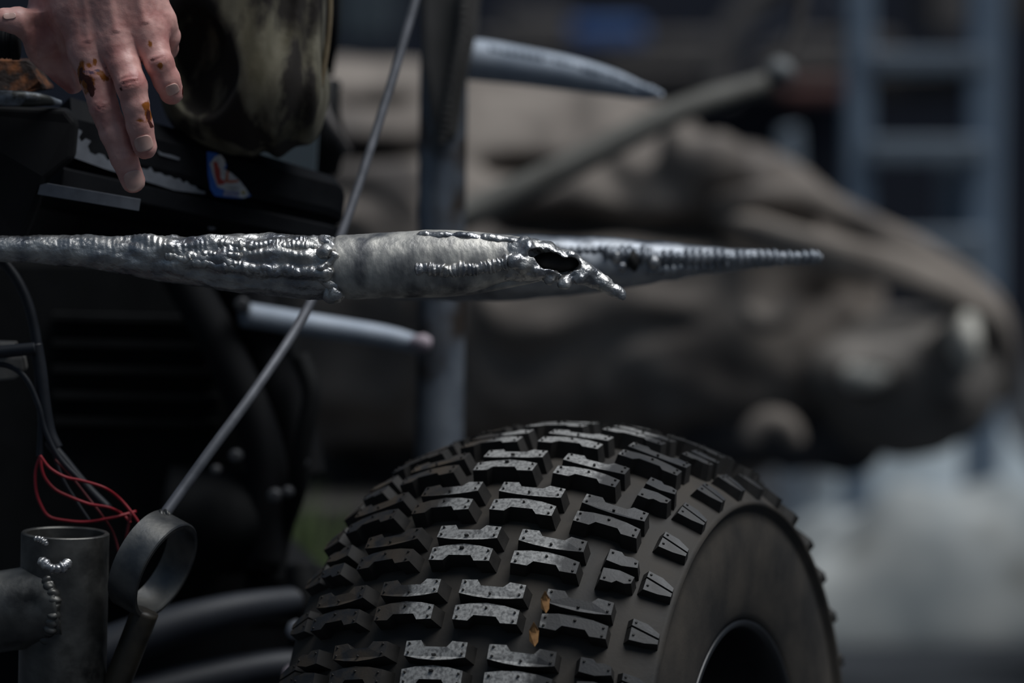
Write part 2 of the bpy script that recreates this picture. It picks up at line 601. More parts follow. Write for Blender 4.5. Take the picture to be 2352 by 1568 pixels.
# far clutter hung on and in front of the wall
YB = 9.3
beam('crossbeam', 1085, 84, 2060, 138, 9.1, M['brownbeam'], 'long blurred grey-brown beam crossing the dark wall behind', 'beam', 0.4)
beam('crossbeam', 1380, 150, 1960, 212, 8.4, M['darkbrown'], 'dark brown plank running below the grey-brown beam', 'beam', 0.55)
beam('crossbeam', 1800, 190, 1975, 230, 8.295, M['redbeam'], 'short dull red bar left of the steel rack', 'beam', 0.1)
beam('crossbeam', 2010, 168, 2240, 238, 8.5, M['darkbrown'], 'dark brown board seen through the steel rack', 'beam', 0.75)
beam('wall_panel', 1310, 52, 1480, 102, 8.6, M['blue'], 'small blurred bright blue box above the pale spike', 'box', 0.35)
beam('wall_panel', 1150, 30, 1312, 96, 8.7, M['brownbeam'], 'blurred grey-brown box left of the blue box', 'box', 0.3)
beam('wall_panel', 778, -60, 902, 92, 8.5, M['tealgrey'], 'blurred grey-green panel above the canvas bundle, left of the rod', 'panel', 0.3)
beam('wall_panel', 2140, -70, 2262, 78, 8.3, M['brownbeam'], 'brownish panel at the top right behind the steel rack', 'panel', 0.4)
beam('wall_panel', 2262, -70, 2430, 60, 8.35, M['darkbrown'], 'dark brown panel in the top right corner', 'panel', 0.4)
tube('bent_strap', [P(1790, -60, 7.6), P(1700, 50, 7.6), P(1650, 150, 7.6), P(1650, 240, 7.6)], px(7.6, 34), M['brownbeam'], n=20, seg=12)
tag(bpy.data.objects['bent_strap'], 'wide grey-brown bent strap in front of the beams', 'strap')
tube('dark_hose', [P(1950, 0, 7.0), P(1790, 70, 7.0), P(1720, 110, 7.0), P(1712, 200, 7.0)], px(7.0, 22), M['navy'], n=20, seg=12)
tag(bpy.data.objects['dark_hose'], 'dark curved hose arching left of the steel rack', 'hose')

# steel ladder frame on the right
fr = thing('ladder_rack', P(2120, 1090, 5.98) * np.array([1, 1, 0]), 'tall blurred blue-grey steel ladder rack with rungs at right', 'rack')
fd = 5.98


def vert_to_ground(x, ytop, d):
    a = P(x, ytop, d)
    b = a.copy()
    b[2] = 0.0
    return a, b


for x, hw in ((1976, 31), (2268, 42)):
    a, b = vert_to_ground(x, -260, fd)
    V, F = box_geo((a + b) / 2, px(fd, 2 * hw), 0.05, a[2])
    bev(mob('upright', V, F, M['bluesteel'], fr, smooth=False), 0.006, 2)
for y, hh, in ((142, 26), (345, 27), (590, 60)):
    a, b = P(1990, y, fd + .01), P(2262, y, fd + .01)
    V, F = box_geo((a + b) / 2, b[0] - a[0], 0.04, px(fd, 2 * hh))
    bev(mob('rung', V, F, M['greypanel'], fr, smooth=False), 0.006, 2)
V, F = slab_px([(2158, 372), (2258, 372), (2258, 800), (2158, 800)], fd + 0.06, 0.03)
bev(mob('side_plate', V, F, M['greypanel'], fr, smooth=False), 0.004, 2)
V, F = slab_px([(1790, 300), (1838, 290), (1846, 420), (1846, 1450), (1800, 1450)], 6.0, 0.03)
V[:, 2] = np.where(V[:, 2] < 0.15, 0, V[:, 2])
tag(bev(mob('grey_board', V, F, M['greypanel'], smooth=False), 0.006, 2), 'small blue-grey board end just above the draped figure', 'board')

# knob at the end of the olive brace
# ------------------------------------------------------------------ draped figure far behind
fdp = 4.9


def figure_sdf(p):
    d = rcone(p, P(800, 590, 5.10), P(1290, 655, 5.10), px(4.9, 480), px(4.9, 455))
    d = smin(d, rcone(p, P(1290, 655, 5.1), P(1610, 730, 5.02), px(4.9, 455), px(4.9, 400)), 0.05)
    d = smin(d, rcone(p, P(1610, 650, 5.0), P(1760, 720, 4.98), px(4.9, 335), px(4.9, 245)), 0.04)
    d = smin(d, rcone(p, P(1560, 330, 4.85), P(1820, 450, 4.85), px(4.9, 60), px(4.9, 60)), 0.05)
    # folds
    d = d + 0.018 * vnoise(p * np.array([1, 1, 1.6]) + 0.35 * vnoise(p, 5, 3)[..., None], 9, 11) + 0.006 * vnoise(p, 26, 5)
    # hollows: under the hood, below the brace, between the bundles at left
    for c, r in (((1290, 520, 4.84), (170, 42, 200)), ((1590, 535, 4.80), (150, 40, 200)), ((840, 350, 4.87), (150, 24, 170)), ((860, 235, 4.93), (130, 14, 90)),
                 ((1190, 385, 4.90), (90, 22, 120)), ((1650, 470, 4.76), (70, 30, 150)), ((1480, 800, 4.72), (130, 26, 110)), ((1990, 690, 4.75), (170, 50, 260))):
        q = p - P(*c).astype(np.float32)
        rr = np.array([px(4.9, r[0]), px(4.9, r[2]), px(4.9, r[1])], np.float32)
        k = (np.linalg.norm(q / rr, axis=-1) - 1) * rr.min()
        d = -smin(-d, k, 0.02)
    return d


fig = thing('draped_figure', P(1400, 1120, 5.0), 'large blurred brown canvas-draped figure lying behind the tyre, masked head at right', 'figure')
lo = np.min([P(330, 1180, 4.6), P(330, 60, 4.6), P(330, 1180, 5.5)], 0)
hi = np.max([P(2080, 60, 5.5), P(2080, 1180, 5.5)], 0)
V, F = nets(figure_sdf, [lo[0], 4.55, P(0, 1118, 5.0)[2] + .002], [hi[0], 5.45, hi[2]], 0.011)
mob('canvas_body', V, F, M['hide'], fig)
# the hood: two thick folds of lighter cloth that overhang the head
V1 = tube_geo([P(1600, 475, 4.90), P(1725, 518, 4.78), P(1890, 574, 4.70), P(2090, 632, 4.72), P(2250, 715, 4.84), P(2305, 820, 4.94)],
              [px(4.9, v) for v in (8, 30, 38, 42, 40, 26)], n=40, seg=16, rfun=lambda U, A: 1 + .12 * np.sin(3 * A + 9 * U))
mob('hood_edge', *V1, M['hood'], fig)
V1 = tube_geo([P(1590, 470, 4.90), P(1694, 458, 4.80), P(1831, 452, 4.80), P(1925, 488, 4.82), P(2010, 535, 4.84), P(2130, 600, 4.86), P(2270, 722, 4.92), P(2300, 900, 5.0)],
              [px(4.9, v) for v in (8, 24, 34, 36, 38, 42, 48, 40)], n=50, seg=16)
mob('hood_crown', *V1, M['hide'], fig)


def head_sdf(p):
    c = P(2075, 880, 4.92)
    d = ellip(p, c, (px(4.9, 225), px(4.9, 205), px(4.9, 172)))
    d = smin(d, ellip(p, P(1930, 850, 4.86), (px(4.9, 95), px(4.9, 110), px(4.9, 80))), 0.03)      # muzzle / mouth end
    d = smin(d, rcone(p, P(2045, 855, 4.80), P(1990, 868, 4.775), px(4.9, 30), px(4.9, 44)), 0.02)  # nose
    d = smin(d, rcone(p, P(2180, 790, 4.80), P(2200, 900, 4.80), px(4.9, 42), px(4.9, 42)), 0.03)   # brow
    for c, r in (((2085, 820, 4.74), 44), ((2080, 935, 4.74), 42), ((1915, 850, 4.74), 22)):          # eyes, mouth
        k = np.linalg.norm(p - P(*c).astype(np.float32), axis=-1) - px(4.9, r)
        d = -smin(-d, k, 0.012)
    return d + 0.003 * vnoise(p, 30, 4)


c = P(2075, 880, 4.92)
V, F = nets(head_sdf, c - 0.16, c + 0.16, 0.006)
mob('masked_head', V, F, M['facedark'], fig)
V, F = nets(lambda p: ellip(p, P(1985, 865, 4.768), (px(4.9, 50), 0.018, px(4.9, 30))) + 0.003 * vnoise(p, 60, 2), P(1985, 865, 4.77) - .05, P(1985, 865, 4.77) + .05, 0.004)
tag(mob('nose_tip', V, F, M['facehighlight'], fig), 'nose of the mask, its highlight painted pale')
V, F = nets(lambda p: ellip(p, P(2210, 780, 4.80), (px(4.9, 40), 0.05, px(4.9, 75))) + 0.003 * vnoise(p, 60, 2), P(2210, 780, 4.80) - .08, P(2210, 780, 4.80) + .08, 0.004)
tag(mob('forehead_highlight', V, F, M['facehighlight'], fig), 'highlight on the forehead, painted as a pale patch')
for x, y, r, nm in ((1765, 690, 46, 'cloth_loop'), (1775, 1020, 52, 'cloth_loop')):
    cc = P(x, y, 4.72)
    A = np.linspace(-2.9, 0.2, 12) if y < 800 else np.linspace(0.0, 3.1, 12)
    pts = [cc + r * px(4.8) * (math.cos(a) * RT + math.sin(a) * UP) for a in A]
    tube(nm, pts, [px(4.8, 20 + 10 * math.sin(i / 11 * 3.14)) for i in range(12)], M['hood'], fig, n=24, seg=12)
# neck cloth between body and head
V, F = nets(lambda p: smin(rcone(p, P(1700, 880, 4.98), P(1900, 915, 4.98), px(4.9, 165), px(4.9, 115)), rcone(p, P(1640, 980, 4.9), P(1950, 1010, 4.95), px(4.9, 90), px(4.9, 80)), .04)
            + 0.01 * vnoise(p * np.array([2., 1, 1]), 14, 9), [P(1450, 0, 5)[0], 4.6, P(0, 1150, 5)[2]], [P(2080, 0, 5)[0], 5.25, P(0, 560, 5)[2]], 0.01)
mob('neck_cloth', V, F, mat('dark_grey_cloth', (0.045, 0.045, 0.05), (0.085, 0.082, 0.085), 12, 0.9), fig)
# support it lies on
a, b = P(620, 1100, 4.7), P(1720, 1100, 4.7)
bz = P(0, 1118, 5.0)[2]
st = thing('low_plinth', ((a[0] + b[0]) / 2, 5.05, 0), 'dark low wooden plinth under the draped figure', 'plinth')
nb = 6
for i in range(nb):
    z0, z1 = 0.0, bz - 0.026
    x0 = a[0] + (b[0] - a[0]) * i / nb
    x1 = a[0] + (b[0] - a[0]) * (i + 1) / nb
    V, F = box_geo(((x0 + x1) / 2, 4.78, z1 / 2), (x1 - x0) - 0.006, 0.03, z1)
    bev(mob('board', V, F, M['darkbrown'], st, smooth=False), 0.003, 2)
V, F = box_geo(((a[0] + b[0]) / 2, 5.07, bz - 0.013), b[0] - a[0] + 0.02, 0.62, 0.026)
bev(mob('top_board', V, F, M['darkbrown'], st, smooth=False), 0.003, 2)

# ------------------------------------------------------------------ pale crumpled sheet, black tyre and grass behind
def heap(name, poly, d0, d1, hmax, m, label, cat, seed, nx=60, ny=44):
    xs = np.linspace(0, 1, nx)
    ys = np.linspace(0, 1, ny)
    G = []
    x0, x1 = poly
    for v in ys:
        for u in xs:
            y = d0 + (d1 - d0) * v
            X = (x0 + (x1 - x0) * u)
            q = np.array([X * 3, y * 3, seed * 1.7])
            e = (1 - abs(2 * u - 1) ** 3) * (1 - abs(2 * v - 1) ** 4)
            z = hmax * e * (0.62 + 0.38 * float(fbm(q[None], 1.6, 4, seed)[0]))
            X += 0.10 * float(vnoise(q[None], 0.9, seed + 5)[0])
            y += 0.15 * float(vnoise(q[None], 0.8, seed + 6)[0])
            G.append((X, y, max(z, 0.0)))
    top = np.array(G)
    bot = top.copy()
    bot[:, 2] = -0.004
    n = nx * ny
    F = []
    for j in range(ny - 1):
        for i in range(nx - 1):
            k = j * nx + i
            F.append((k, k + 1, k + nx + 1, k + nx))
            F.append((n + k, n + k + nx, n + k + nx + 1, n + k + 1))
    rim = [i for i in range(nx)] + [j * nx + nx - 1 for j in range(1, ny)] + [(ny - 1) * nx + i for i in range(nx - 2, -1, -1)] + [j * nx for j in range(ny - 2, 0, -1)]
    for a, b in zip(rim, rim[1:] + rim[:1]):
        F.append((a, n + a, n + b, b))
    return tag(mob(name, np.vstack([top, bot]), F, m), label, cat)


heap('crumpled_sheet', (0.34, 0.86), 5.34, 5.79, 0.25, M['paletarp'], 'pale grey crumpled sheet on the ground below the masked head', 'sheet', 3)
heap('crumpled_sheet', (0.50, 0.95), 6.14, 6.7, 0.26, mat('pale_blue_sheet', (0.30, 0.35, 0.38), (0.36, 0.41, 0.44), 4, 0.85), 'smoother bluish sheet behind the pale crumpled one', 'sheet', 8)


def lathe_geo(prof, seg, axis_fn):
    n = len(prof)
    V = []
    for j in range(seg):
        a = 2 * math.pi * j / seg
        for (x, r) in prof:
            V.append((x, -r * math.cos(a), r * math.sin(a)))
    F = []
    for j in range(seg):
        k = (j + 1) % seg
        for i in range(n - 1):
            F.append((j * n + i, k * n + i, k * n + i + 1, j * n + i + 1))
    return np.array(V), F


bt = thing('parked_wheel', (P(2800, 0, 5.1)[0], 5.1, 0.25), 'black blurred wheel edge at the lower right border', 'wheel', rot=(0, 0, R(-62)))
pr = [(-.06, .13), (-.085, .17), (-.09, .21), (-.06, .245), (0, .25), (.06, .245), (.09, .21), (.085, .17), (.06, .13), (-.06, .13)]
V, F = lathe_geo(pr, 40, None)
mob('tyre', V, F, M['blackmatte'], bt, local=True)
V, F = lathe_geo([(-.06, .132), (-.04, .12), (-.02, .04), (.02, .04), (.04, .12), (.06, .132)], 40, None)
mob('rim', V, F, M['rim'], bt, local=True)
recalc(bpy.data.objects['rim'])

V = []
F = []
gb = P(705, 0, 4.75)[0]
for i in range(90):
    x = gb + rng.normal(0, 0.014)
    y = 4.62 + rng.uniform(-.05, 0.05)
    h = rng.uniform(0.20, 0.33)
    wv = 0.004
    dx, dy = rng.normal(0, 0.035), rng.normal(0, 0.03)
    k = len(V)
    V += [(x - wv, y, 0), (x + wv, y, 0), (x + wv + dx * .4, y + dy * .4, h * .6), (x - wv + dx * .4, y + dy * .4, h * .6), (x + dx, y + dy, h)]
    F += [(k, k + 1, k + 2, k + 3), (k + 3, k + 2, k + 4)]
tag(mob('grass_tuft', V, F, M['grass'], smooth=False), 'blurred green grass tuft left of the tyre', 'grass', kind='stuff')

# ------------------------------------------------------------------ post, brace, stub rail (middle distance)
pd = 3.46
post = thing('steel_post', P(1015, 1100, pd) * np.array([1, 1, 0]), 'upright dark steel post behind the near spike', 'post')
a, b = P(1022, -60, pd), P(1008, 1100, pd)
dirv = (b - a) / np.linalg.norm(b - a)
b = a + dirv * (a[2] / -dirv[2])
tube('post_tube', [a, a * .6 + b * .4, b], px(pd, 55), M['poststeel'], post, n=30, seg=32)
V, F = slab_px([(962, -40), (1106, -40), (1098, 60), (1072, 180), (1050, 320), (1000, 330), (968, 150)], pd - 0.035, 0.03)
bev(mob('gusset_plate', V, F, M['gusset'], post, smooth=False), 0.006, 2)
tube('weld_seam', [P(1066, -30, pd - .04), P(1056, 90, pd - .04), P(1030, 230, pd - .04), P(1012, 330, pd - .035)], px(pd, 12), M['gusset'], post, n=60, seg=10,
     rfun=lambda U, A: 1 + .25 * np.sin(U * 130))
base_p = np.array(post.location)
V, F = tube_geo([base_p + (0, 0, 0.0), base_p + (0, 0, 0.012)], 0.055, n=2, seg=24, straight=True)
mob('foot_plate', V, F, M['poststeel'], post)

sr = thing('stub_rail', P(840, 760, 3.40), 'short grey-blue stub rail meeting the post, pinkish cap', 'rail')
tube('rail_tube', [P(560, 722, 3.33), P(700, 744, 3.36), P(880, 772, 3.385), P(965, 792, 3.395)], [px(3.4, v) for v in (28, 27, 25, 20)], M['bluegalv'], sr, n=30, seg=20)
tag(tube('rail_cap', [P(952, 786, 3.385), P(972, 788, 3.375), P(990, 790, 3.375)], [px(3.4, v) for v in (15, 21, 13)], M['pink'], sr, n=14, seg=16), 'pinkish rail cap')

br = thing('diagonal_brace', P(1440, 330, 4.25), 'blurred olive diagonal brace above the draped figure', 'brace')
tube('brace_tube', [P(1000, 528, 4.2), P(1300, 385, 4.22), P(1560, 255, 4.25), P(1760, 190, 4.3)], [px(4.25, v) for v in (36, 33, 29, 24)], M['olive'], br, n=24, seg=20)
V, F = nets(lambda p: np.linalg.norm(p - P(1790, 168, 4.3).astype(np.float32), axis=-1) - px(4.3, 34) + .004 * vnoise(p, 50, 1), P(1790, 168, 4.3) - .03, P(1790, 168, 4.3) + .03, .003)
tag(mob('end_knob', V, F, mat('pale_grey_knob', (0.17, 0.18, 0.18), (0.24, 0.25, 0.25), 30, 0.6), br), 'pale grey end knob')
tube('brace_link', [P(1795, 150, 4.3), P(1830, 70, 4.32), P(1850, -60, 4.34)], px(4.3, 16), M['darkbrown'], br, n=12, seg=10)

# ------------------------------------------------------------------ spikes
def spike_geo(outl, dfun, n=420, seg=72, amp=0.0012, seed=1, lump=None):
    """outl: (x, ytop, ybot) rows in frame px; dfun(x) depth. Round cross-section, centre line bent to match."""
    o = np.array(outl, float)
    pts = np.array([P(x, (t + b) / 2, dfun(x)) for x, t, b in o])
    rad = np.array([px(dfun(x), (b - t) / 2) for x, t, b in o])
    V, F = tube_geo(pts, rad, n=n, seg=seg, hint=-FW)
    return V, F


def rough_up(V, amp, sc, seed, ctr=None):
    return V


def path_on(outl, dfun, xs, ang, lift=0.0, jit=0.0, seed=0):
    """points on the spike surface at frame-x xs; ang 0 faces the camera, +90 is the top"""
    o = np.array(outl, float)
    r_ = np.random.default_rng(seed)
    out = []
    for k, x in enumerate(xs):
        t, b = np.interp(x, o[:, 0], o[:, 1]), np.interp(x, o[:, 0], o[:, 2])
        d = dfun(x)
        c, r = P(x, (t + b) / 2, d), px(d, (b - t) / 2)
        a = R((ang if np.isscalar(ang) else ang[k]) + r_.normal(0, jit))
        out.append(c + (r + lift) * (-FW * math.cos(a) + UP * math.sin(a)))
    return out


NEAR = [(-160, 540, 578), (-60, 541, 590), (0, 543, 600), (100, 543, 606), (200, 544, 616), (300, 547, 632), (400, 547, 650), (480, 542, 661), (560, 540, 672), (640, 540, 681),
        (700, 543, 686), (760, 542, 687), (800, 539, 687), (900, 533, 685), (960, 529, 684), (1000, 527, 683), (1060, 529, 679), (1100, 532, 671), (1160, 538, 655), (1205, 545, 645)]


def nd(x):
    return 2.905 - 0.035 * min(max((x - 200) / 1000.0, -.4), 1.2)


near = thing('pipe_spike', P(640, 612, nd(640)), 'sharp foreground steel pipe spike with torn open tip and lumpy welds', 'spike')
n_, s_ = 820, 150
V, F = tube_geo([P(x, (t + b) / 2, nd(x)) for x, t, b in NEAR], [px(nd(x), (b - t) / 2) for x, t, b in NEAR], n=n_, seg=s_)
Vg = V.reshape(n_, s_, 3)
cen = Vg.mean(1, keepdims=True)
nrm = (Vg - cen) / (np.linalg.norm(Vg - cen, axis=-1)[..., None] + 1e-9)
rloc = np.linalg.norm(Vg - cen, axis=-1)
dd_ = (cen[:, 0] - C0) @ FW
xs_px = 1176 + cen[:, 0, 0] / dd_ * FOC
ang_ = np.degrees(np.arctan2(nrm @ UP, nrm @ (-FW)))
XX = xs_px[:, None] * np.ones_like(ang_)
lumpy = np.clip((765 - XX) / 30, 0, 1)
q = Vg * np.array([0.75, 1, 1])
disp = lumpy * (0.0006 * fbm(q, 70, 3, 2) + 0.0006 * np.abs(fbm(q, 170, 2, 4))) + (1 - lumpy) * (0.00025 * fbm(Vg, 120, 3, 9))
# layered runs of weld: each a rippled ridge that wanders along the pipe
RUNS = [(250, 745, 64, 70, .0030, .0050, 1), (300, 740, 44, 46, .0034, .0046, 2), (330, 730, 28, 25, .0022, .0036, 3), (390, 560, 9, 12, .0036, .0048, 4), (560, 760, 14, 18, .0022, .0050, 5),
        (470, 765, -9, -13, .0030, .0042, 6), (60, 420, 40, 14, .0026, .0046, 7), (-100, 420, 70, 72, .0030, .0050, 8), (-100, 300, 12, 0, .0016, .0050, 9), (120, 440, -16, -22, .0018, .0050, 10),
        (430, 750, -52, -60, .0016, .0026, 11), (100, 430, 52, 60, .0022, .0040, 12)]
for (x0, x1, a0, a1, A, wd, sd_) in RUNS:
    w1 = vnoise(np.stack([XX[:, 0] * .02, 0 * XX[:, 0] + sd_, 0 * XX[:, 0]], 1), 1.0, sd_)[:, None]
    w2 = vnoise(np.stack([XX[:, 0] * .035, 0 * XX[:, 0] + sd_, 0 * XX[:, 0]], 1), 1.0, sd_ + 30)[:, None]
    ac = a0 + (a1 - a0) * np.clip((XX - x0) / (x1 - x0), 0, 1) + 9 * w1
    off = R(1) * (ang_ - ac) * rloc
    w3 = np.clip(.5 + vnoise(np.stack([XX * .012, ang_ * .02, 0 * XX + sd_], -1), 1.0, sd_ + 60), 0, 1)
    rip = 1 + .17 * w3 * np.sin(XX * (.42 + .06 * math.sin(sd_)) + 3.5 * w2 + off * 260) + .22 * w2 + .3 * vnoise(np.stack([XX * .05, ang_ * .05, 0 * XX + sd_], -1), 1.0, sd_ + 90)
    env = np.clip((XX - 20) / 330, .38, 1) * np.clip((XX - x0) / 70, 0, 1) * np.clip((x1 - XX) / 24, 0, 1)
    A = A * (.6 if a0 > 50 else 1)
    disp = disp + A * env * rip * np.exp(-np.abs(off / wd) ** 2.6)
# undercut beneath the lowest run and a sunken butt joint
disp = disp - lumpy * .0016 * np.exp(-((ang_ + 24) * R(1) * rloc / .0035) ** 2) * np.clip((XX - 420) / 40, 0, 1)
disp = disp - .0012 * np.exp(-((XX - 772) / 5) ** 2)
# flattened ovalling of the slit mouth half
up = nrm @ UP
disp = disp - 0.0030 * np.clip((XX - 1010) / 200, 0, 1) * np.clip(-up - .2, 0, 1)
Vg = Vg + nrm * disp[..., None]
body = mob('pipe_body', Vg.reshape(-1, 3), F, [M['galv'], M['weld']], near)
mi = np.zeros(len(body.data.polygons), np.int32)
fa_ = np.array([p.vertices[0] for p in body.data.polygons])
mi[XX.reshape(-1)[fa_] < 766] = 1
body.data.polygons.foreach_set('material_index', mi)


def weld_geo(path, r, nb, seg=14, flat=0.75, seed=0, ripple=0.22):
    r_ = np.random.default_rng(seed)
    per = 8
    n = nb * per
    rr = np.repeat(r_.uniform(.75, 1.2, nb), per)
    rr = np.convolve(np.r_[rr[:3], rr, rr[-3:]], np.ones(7) / 7, 'valid')
    pts = catmull(np.array(path), n)
    rad = np.full(n, r) * rr * (1 - ripple + ripple * np.abs(np.sin(np.arange(n) / per * np.pi)) * 2)
    e = np.minimum(np.arange(n), np.arange(n)[::-1]) / per
    rad = rad * np.clip(0.35 + e * 0.9, 0, 1)
    return tube_geo(pts, rad, n=n, seg=seg, straight=True)


beads = [
    (np.linspace(440, 770, 16), np.interp(np.linspace(0, 1, 16), [0, 1], [-8, -10]), 0.0042, 22, 11),
    (np.linspace(380, 560, 12), np.interp(np.linspace(0, 1, 12), [0, 1], [8, 14]), 0.0038, 16, 23),
    (np.linspace(500, 735, 14), np.interp(np.linspace(0, 1, 14), [0, 1], [38, 40]), 0.0044, 22, 7),
]
for xs, ang, r, nb, sd_ in beads:
    pts = path_on(NEAR, nd, xs, ang, 0.0002, 3.0, sd_)
    V, F = weld_geo(pts, r, nb, seed=sd_, ripple=.06)
    V = V + 0.0006 * np.stack([vnoise(V, 220, 1), vnoise(V, 220, 2), vnoise(V, 220, 3)], 1)
    mob('weld_bead', V, F, M['weld'], near)
# collar weld round the joint at x = 760
angs = np.linspace(-75, 70, 18)
pts = []
for i, a_ in enumerate(angs):
    xx = 758 + 10 * math.sin(i * 1.9) + 6 * math.sin(i * .7)
    pts += path_on(NEAR, nd, [xx], a_, -0.001)
V, F = weld_geo(pts, 0.0036, 12, seed=31, ripple=.08)
V = V + 0.0016 * np.stack([vnoise(V, 170, 5), vnoise(V, 170, 6), vnoise(V, 170, 7)], 1)
mob('weld_bead', V, F, M['weld'], near)
for (x, a_, r) in ((752, 28, .0062), (768, -58, .0085), (748, -2, .005)):
    c = path_on(NEAR, nd, [x], a_, 0.0005)[0]
    V, F = nets(lambda p: np.linalg.norm((p - c.astype(np.float32)) * np.array([1, 1, 1.15], np.float32), axis=-1) - r + .0022 * vnoise(p, 210, int(x)), c - .015, c + .015, .0009)
    mob('weld_lump', V, F, M['weld'], near)
# seam weld on the slit mouth half, and the bright top seam
pts = path_on(NEAR, nd, np.linspace(955, 1205, 14), np.interp(np.linspace(0, 1, 14), [0, .4, 1], [-9, -14, -6]), -0.0008, 1.5, 41)
V, F = weld_geo(pts, 0.0050, 26, seed=43, ripple=.10)
V = V + 0.0013 * np.stack([vnoise(V, 230, 5), vnoise(V, 260, 6), vnoise(V, 260, 7)], 1)
mob('weld_bead', V, F, M['weld'], near)
pts = path_on(NEAR, nd, np.linspace(955, 1215, 14), np.interp(np.linspace(0, 1, 14), [0, 1], [62, 52]), -0.0014, 2, 47)
V, F = weld_geo(pts, 0.0034, 16, seed=49, ripple=.05)
V = V + 0.0011 * np.stack([vnoise(V, 200, 5), vnoise(V, 200, 6), vnoise(V, 200, 7)], 1)
mob('weld_bead', V, F, M['weld'], near)
tube('spike_underflap', [P(985, 668, 2.888), P(1080, 660, 2.876), P(1180, 645, 2.87), P(1262, 636, 2.87)], [px(2.87, v) for v in (16, 17, 14, 5)], M['galv'], near, n=40, seg=18)

# torn tip: solid nose with a ragged cavity burnt through it
td = 2.866


def tip_sdf(p):
    ch = [(1165, 596, 2.872, 56), (1205, 595, td, 50), (1250, 600, td, 45), (1300, 612, td, 36), (1345, 630, td, 26), (1385, 651, td, 19), (1415, 669, td, 15), (1428, 680, td, 11)]
    d = None
    for a_, b_ in zip(ch[:-1], ch[1:]):
        k = rcone(p, P(*a_[:3]), P(*b_[:3]), px(td, a_[3]), px(td, b_[3]))
        d = k if d is None else smin(d, k, 0.002)
    # raised rim lumps around the hole
    for (x, y, r, z) in ((1180, 600, 17, -.016), (1205, 610, 16, -.014), (1235, 622, 15, -.012), (1262, 642, 12, -.008), (1298, 648, 13, -.010), (1330, 640, 14, -.008),
                         (1342, 624, 12, -.006), (1310, 588, 12, -.006), (1215, 572, 18, -.012), (1205, 552, 11, -.004), (1290, 650, 9, -.012), (1300, 655, 9, -.014)):
        k = np.linalg.norm(p - P(x, y, td + z).astype(np.float32), axis=-1) - px(td, r)
        d = smin(d, k, 0.0032)
    d = d + 0.0010 * vnoise(p, 170, 21) + 0.0006 * vnoise(p, 420, 22)
    # cavity
    ca, cb = P(1238, 588, td - .012), P(1312, 614, td - .012)
    ax_ = (cb - ca) / np.linalg.norm(cb - ca)
    q = p - ((ca + cb) / 2).astype(np.float32)
    u = q @ ax_.astype(np.float32)
    v = q @ np.cross(ax_, FW).astype(np.float32)
    wz = q @ FW.astype(np.float32)
    hl = px(td, 62)
    k = np.sqrt((u / hl) ** 2 + (v / px(td, 24)) ** 2) - 1
    k = k * px(td, 24) + 0.0021 * vnoise(p * np.array([1, .2, 1]), 130, 31) + 0.0010 * vnoise(p, 300, 33)
    k = np.maximum(k, wz - 0.020)
    k = np.minimum(k, np.maximum(np.sqrt(((u + hl * .75) / (hl * .9)) ** 2 + (v / px(td, 30)) ** 2 + ((wz - .012) / .010) ** 2) - 1, 0 * u - 1) * .006)
    d = np.maximum(d, -k)
    return d


lo = np.min([P(1115, 720, 2.82), P(1115, 520, 2.82)], 0)
hi = np.max([P(1450, 520, 2.92), P(1450, 720, 2.92)], 0)
V, F = nets(tip_sdf, [lo[0], lo[1] + .0, lo[2]], [hi[0], hi[1], hi[2]], 0.0010)
tag(mob('torn_tip', V, F, M['weld'], near), 'ragged torn tip with a black hole')
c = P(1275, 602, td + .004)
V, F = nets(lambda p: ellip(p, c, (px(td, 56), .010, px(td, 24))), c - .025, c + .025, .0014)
mob('hollow_shade', V, F, M['recess'], near)  # black body fills the cavity in place of its shade

# the rear spike, softer, longer
REAR = [(700, 560, 668), (850, 548, 680), (1000, 543, 690), (1150, 540, 690), (1280, 540, 682), (1380, 544, 668), (1480, 553, 654), (1600, 563, 634), (1700, 571, 620), (1800, 577, 609), (1890, 583, 601)]


def rd(x):
    return 3.10 + 0.05 * (x - 1000) / 900.0


rear = thing('pipe_spike', P(1200, 615, rd(1200)), 'blurred grey pipe spike behind the torn one, pointing at the mask', 'spike')
V, F = tube_geo([P(x, (t + b) / 2, rd(x)) for x, t, b in REAR], [px(rd(x), (b - t) / 2) for x, t, b in REAR], n=260, seg=48)
V = V + 0.0009 * np.stack([vnoise(V, 90, 5), vnoise(V, 90, 6), vnoise(V, 90, 7)], 1)
mob('pipe_body', V, F, M['galvfar'], rear)
for x0, x1, a0, a1, r, nb in ((1380, 1885, 22, 0, .0056, 30), (1240, 1500, 34, 30, .0036, 16), (1480, 1870, -22, -30, .0036, 22)):
    xs = np.linspace(x0, x1, 14)
    V, F = weld_geo(path_on(REAR, rd, xs, np.linspace(a0, a1, 14), -.001, 3, x0), r, nb, seed=x0, ripple=.25)
    mob('weld_bead', V, F, M['galvfar'], rear)
c = P(1454, 598, rd(1454) - px(3.1, 50))
V, F = nets(lambda p: ellip(p, c, (px(3.1, 15), .009, px(3.1, 24))) + .001 * vnoise(p, 200, 3), c - .015, c + .015, .0009)
tag(mob('hole_shade', V, F, M['recess'], rear), 'small hole, its inner shade put in as black')  # black blob on the surface stands in for the hole's dark inside
for (x, y, r) in ((1412, 592, 20), (1428, 612, 16), (1500, 604, 18)):
    c2 = P(x, y, rd(x) - px(3.1, 46))
    V, F = nets(lambda p: np.linalg.norm(p - c2.astype(np.float32), axis=-1) - px(3.1, r) + .001 * vnoise(p, 200, 3), c2 - .012, c2 + .012, .001)
    mob('weld_lump', V, F, M['weld'], rear)

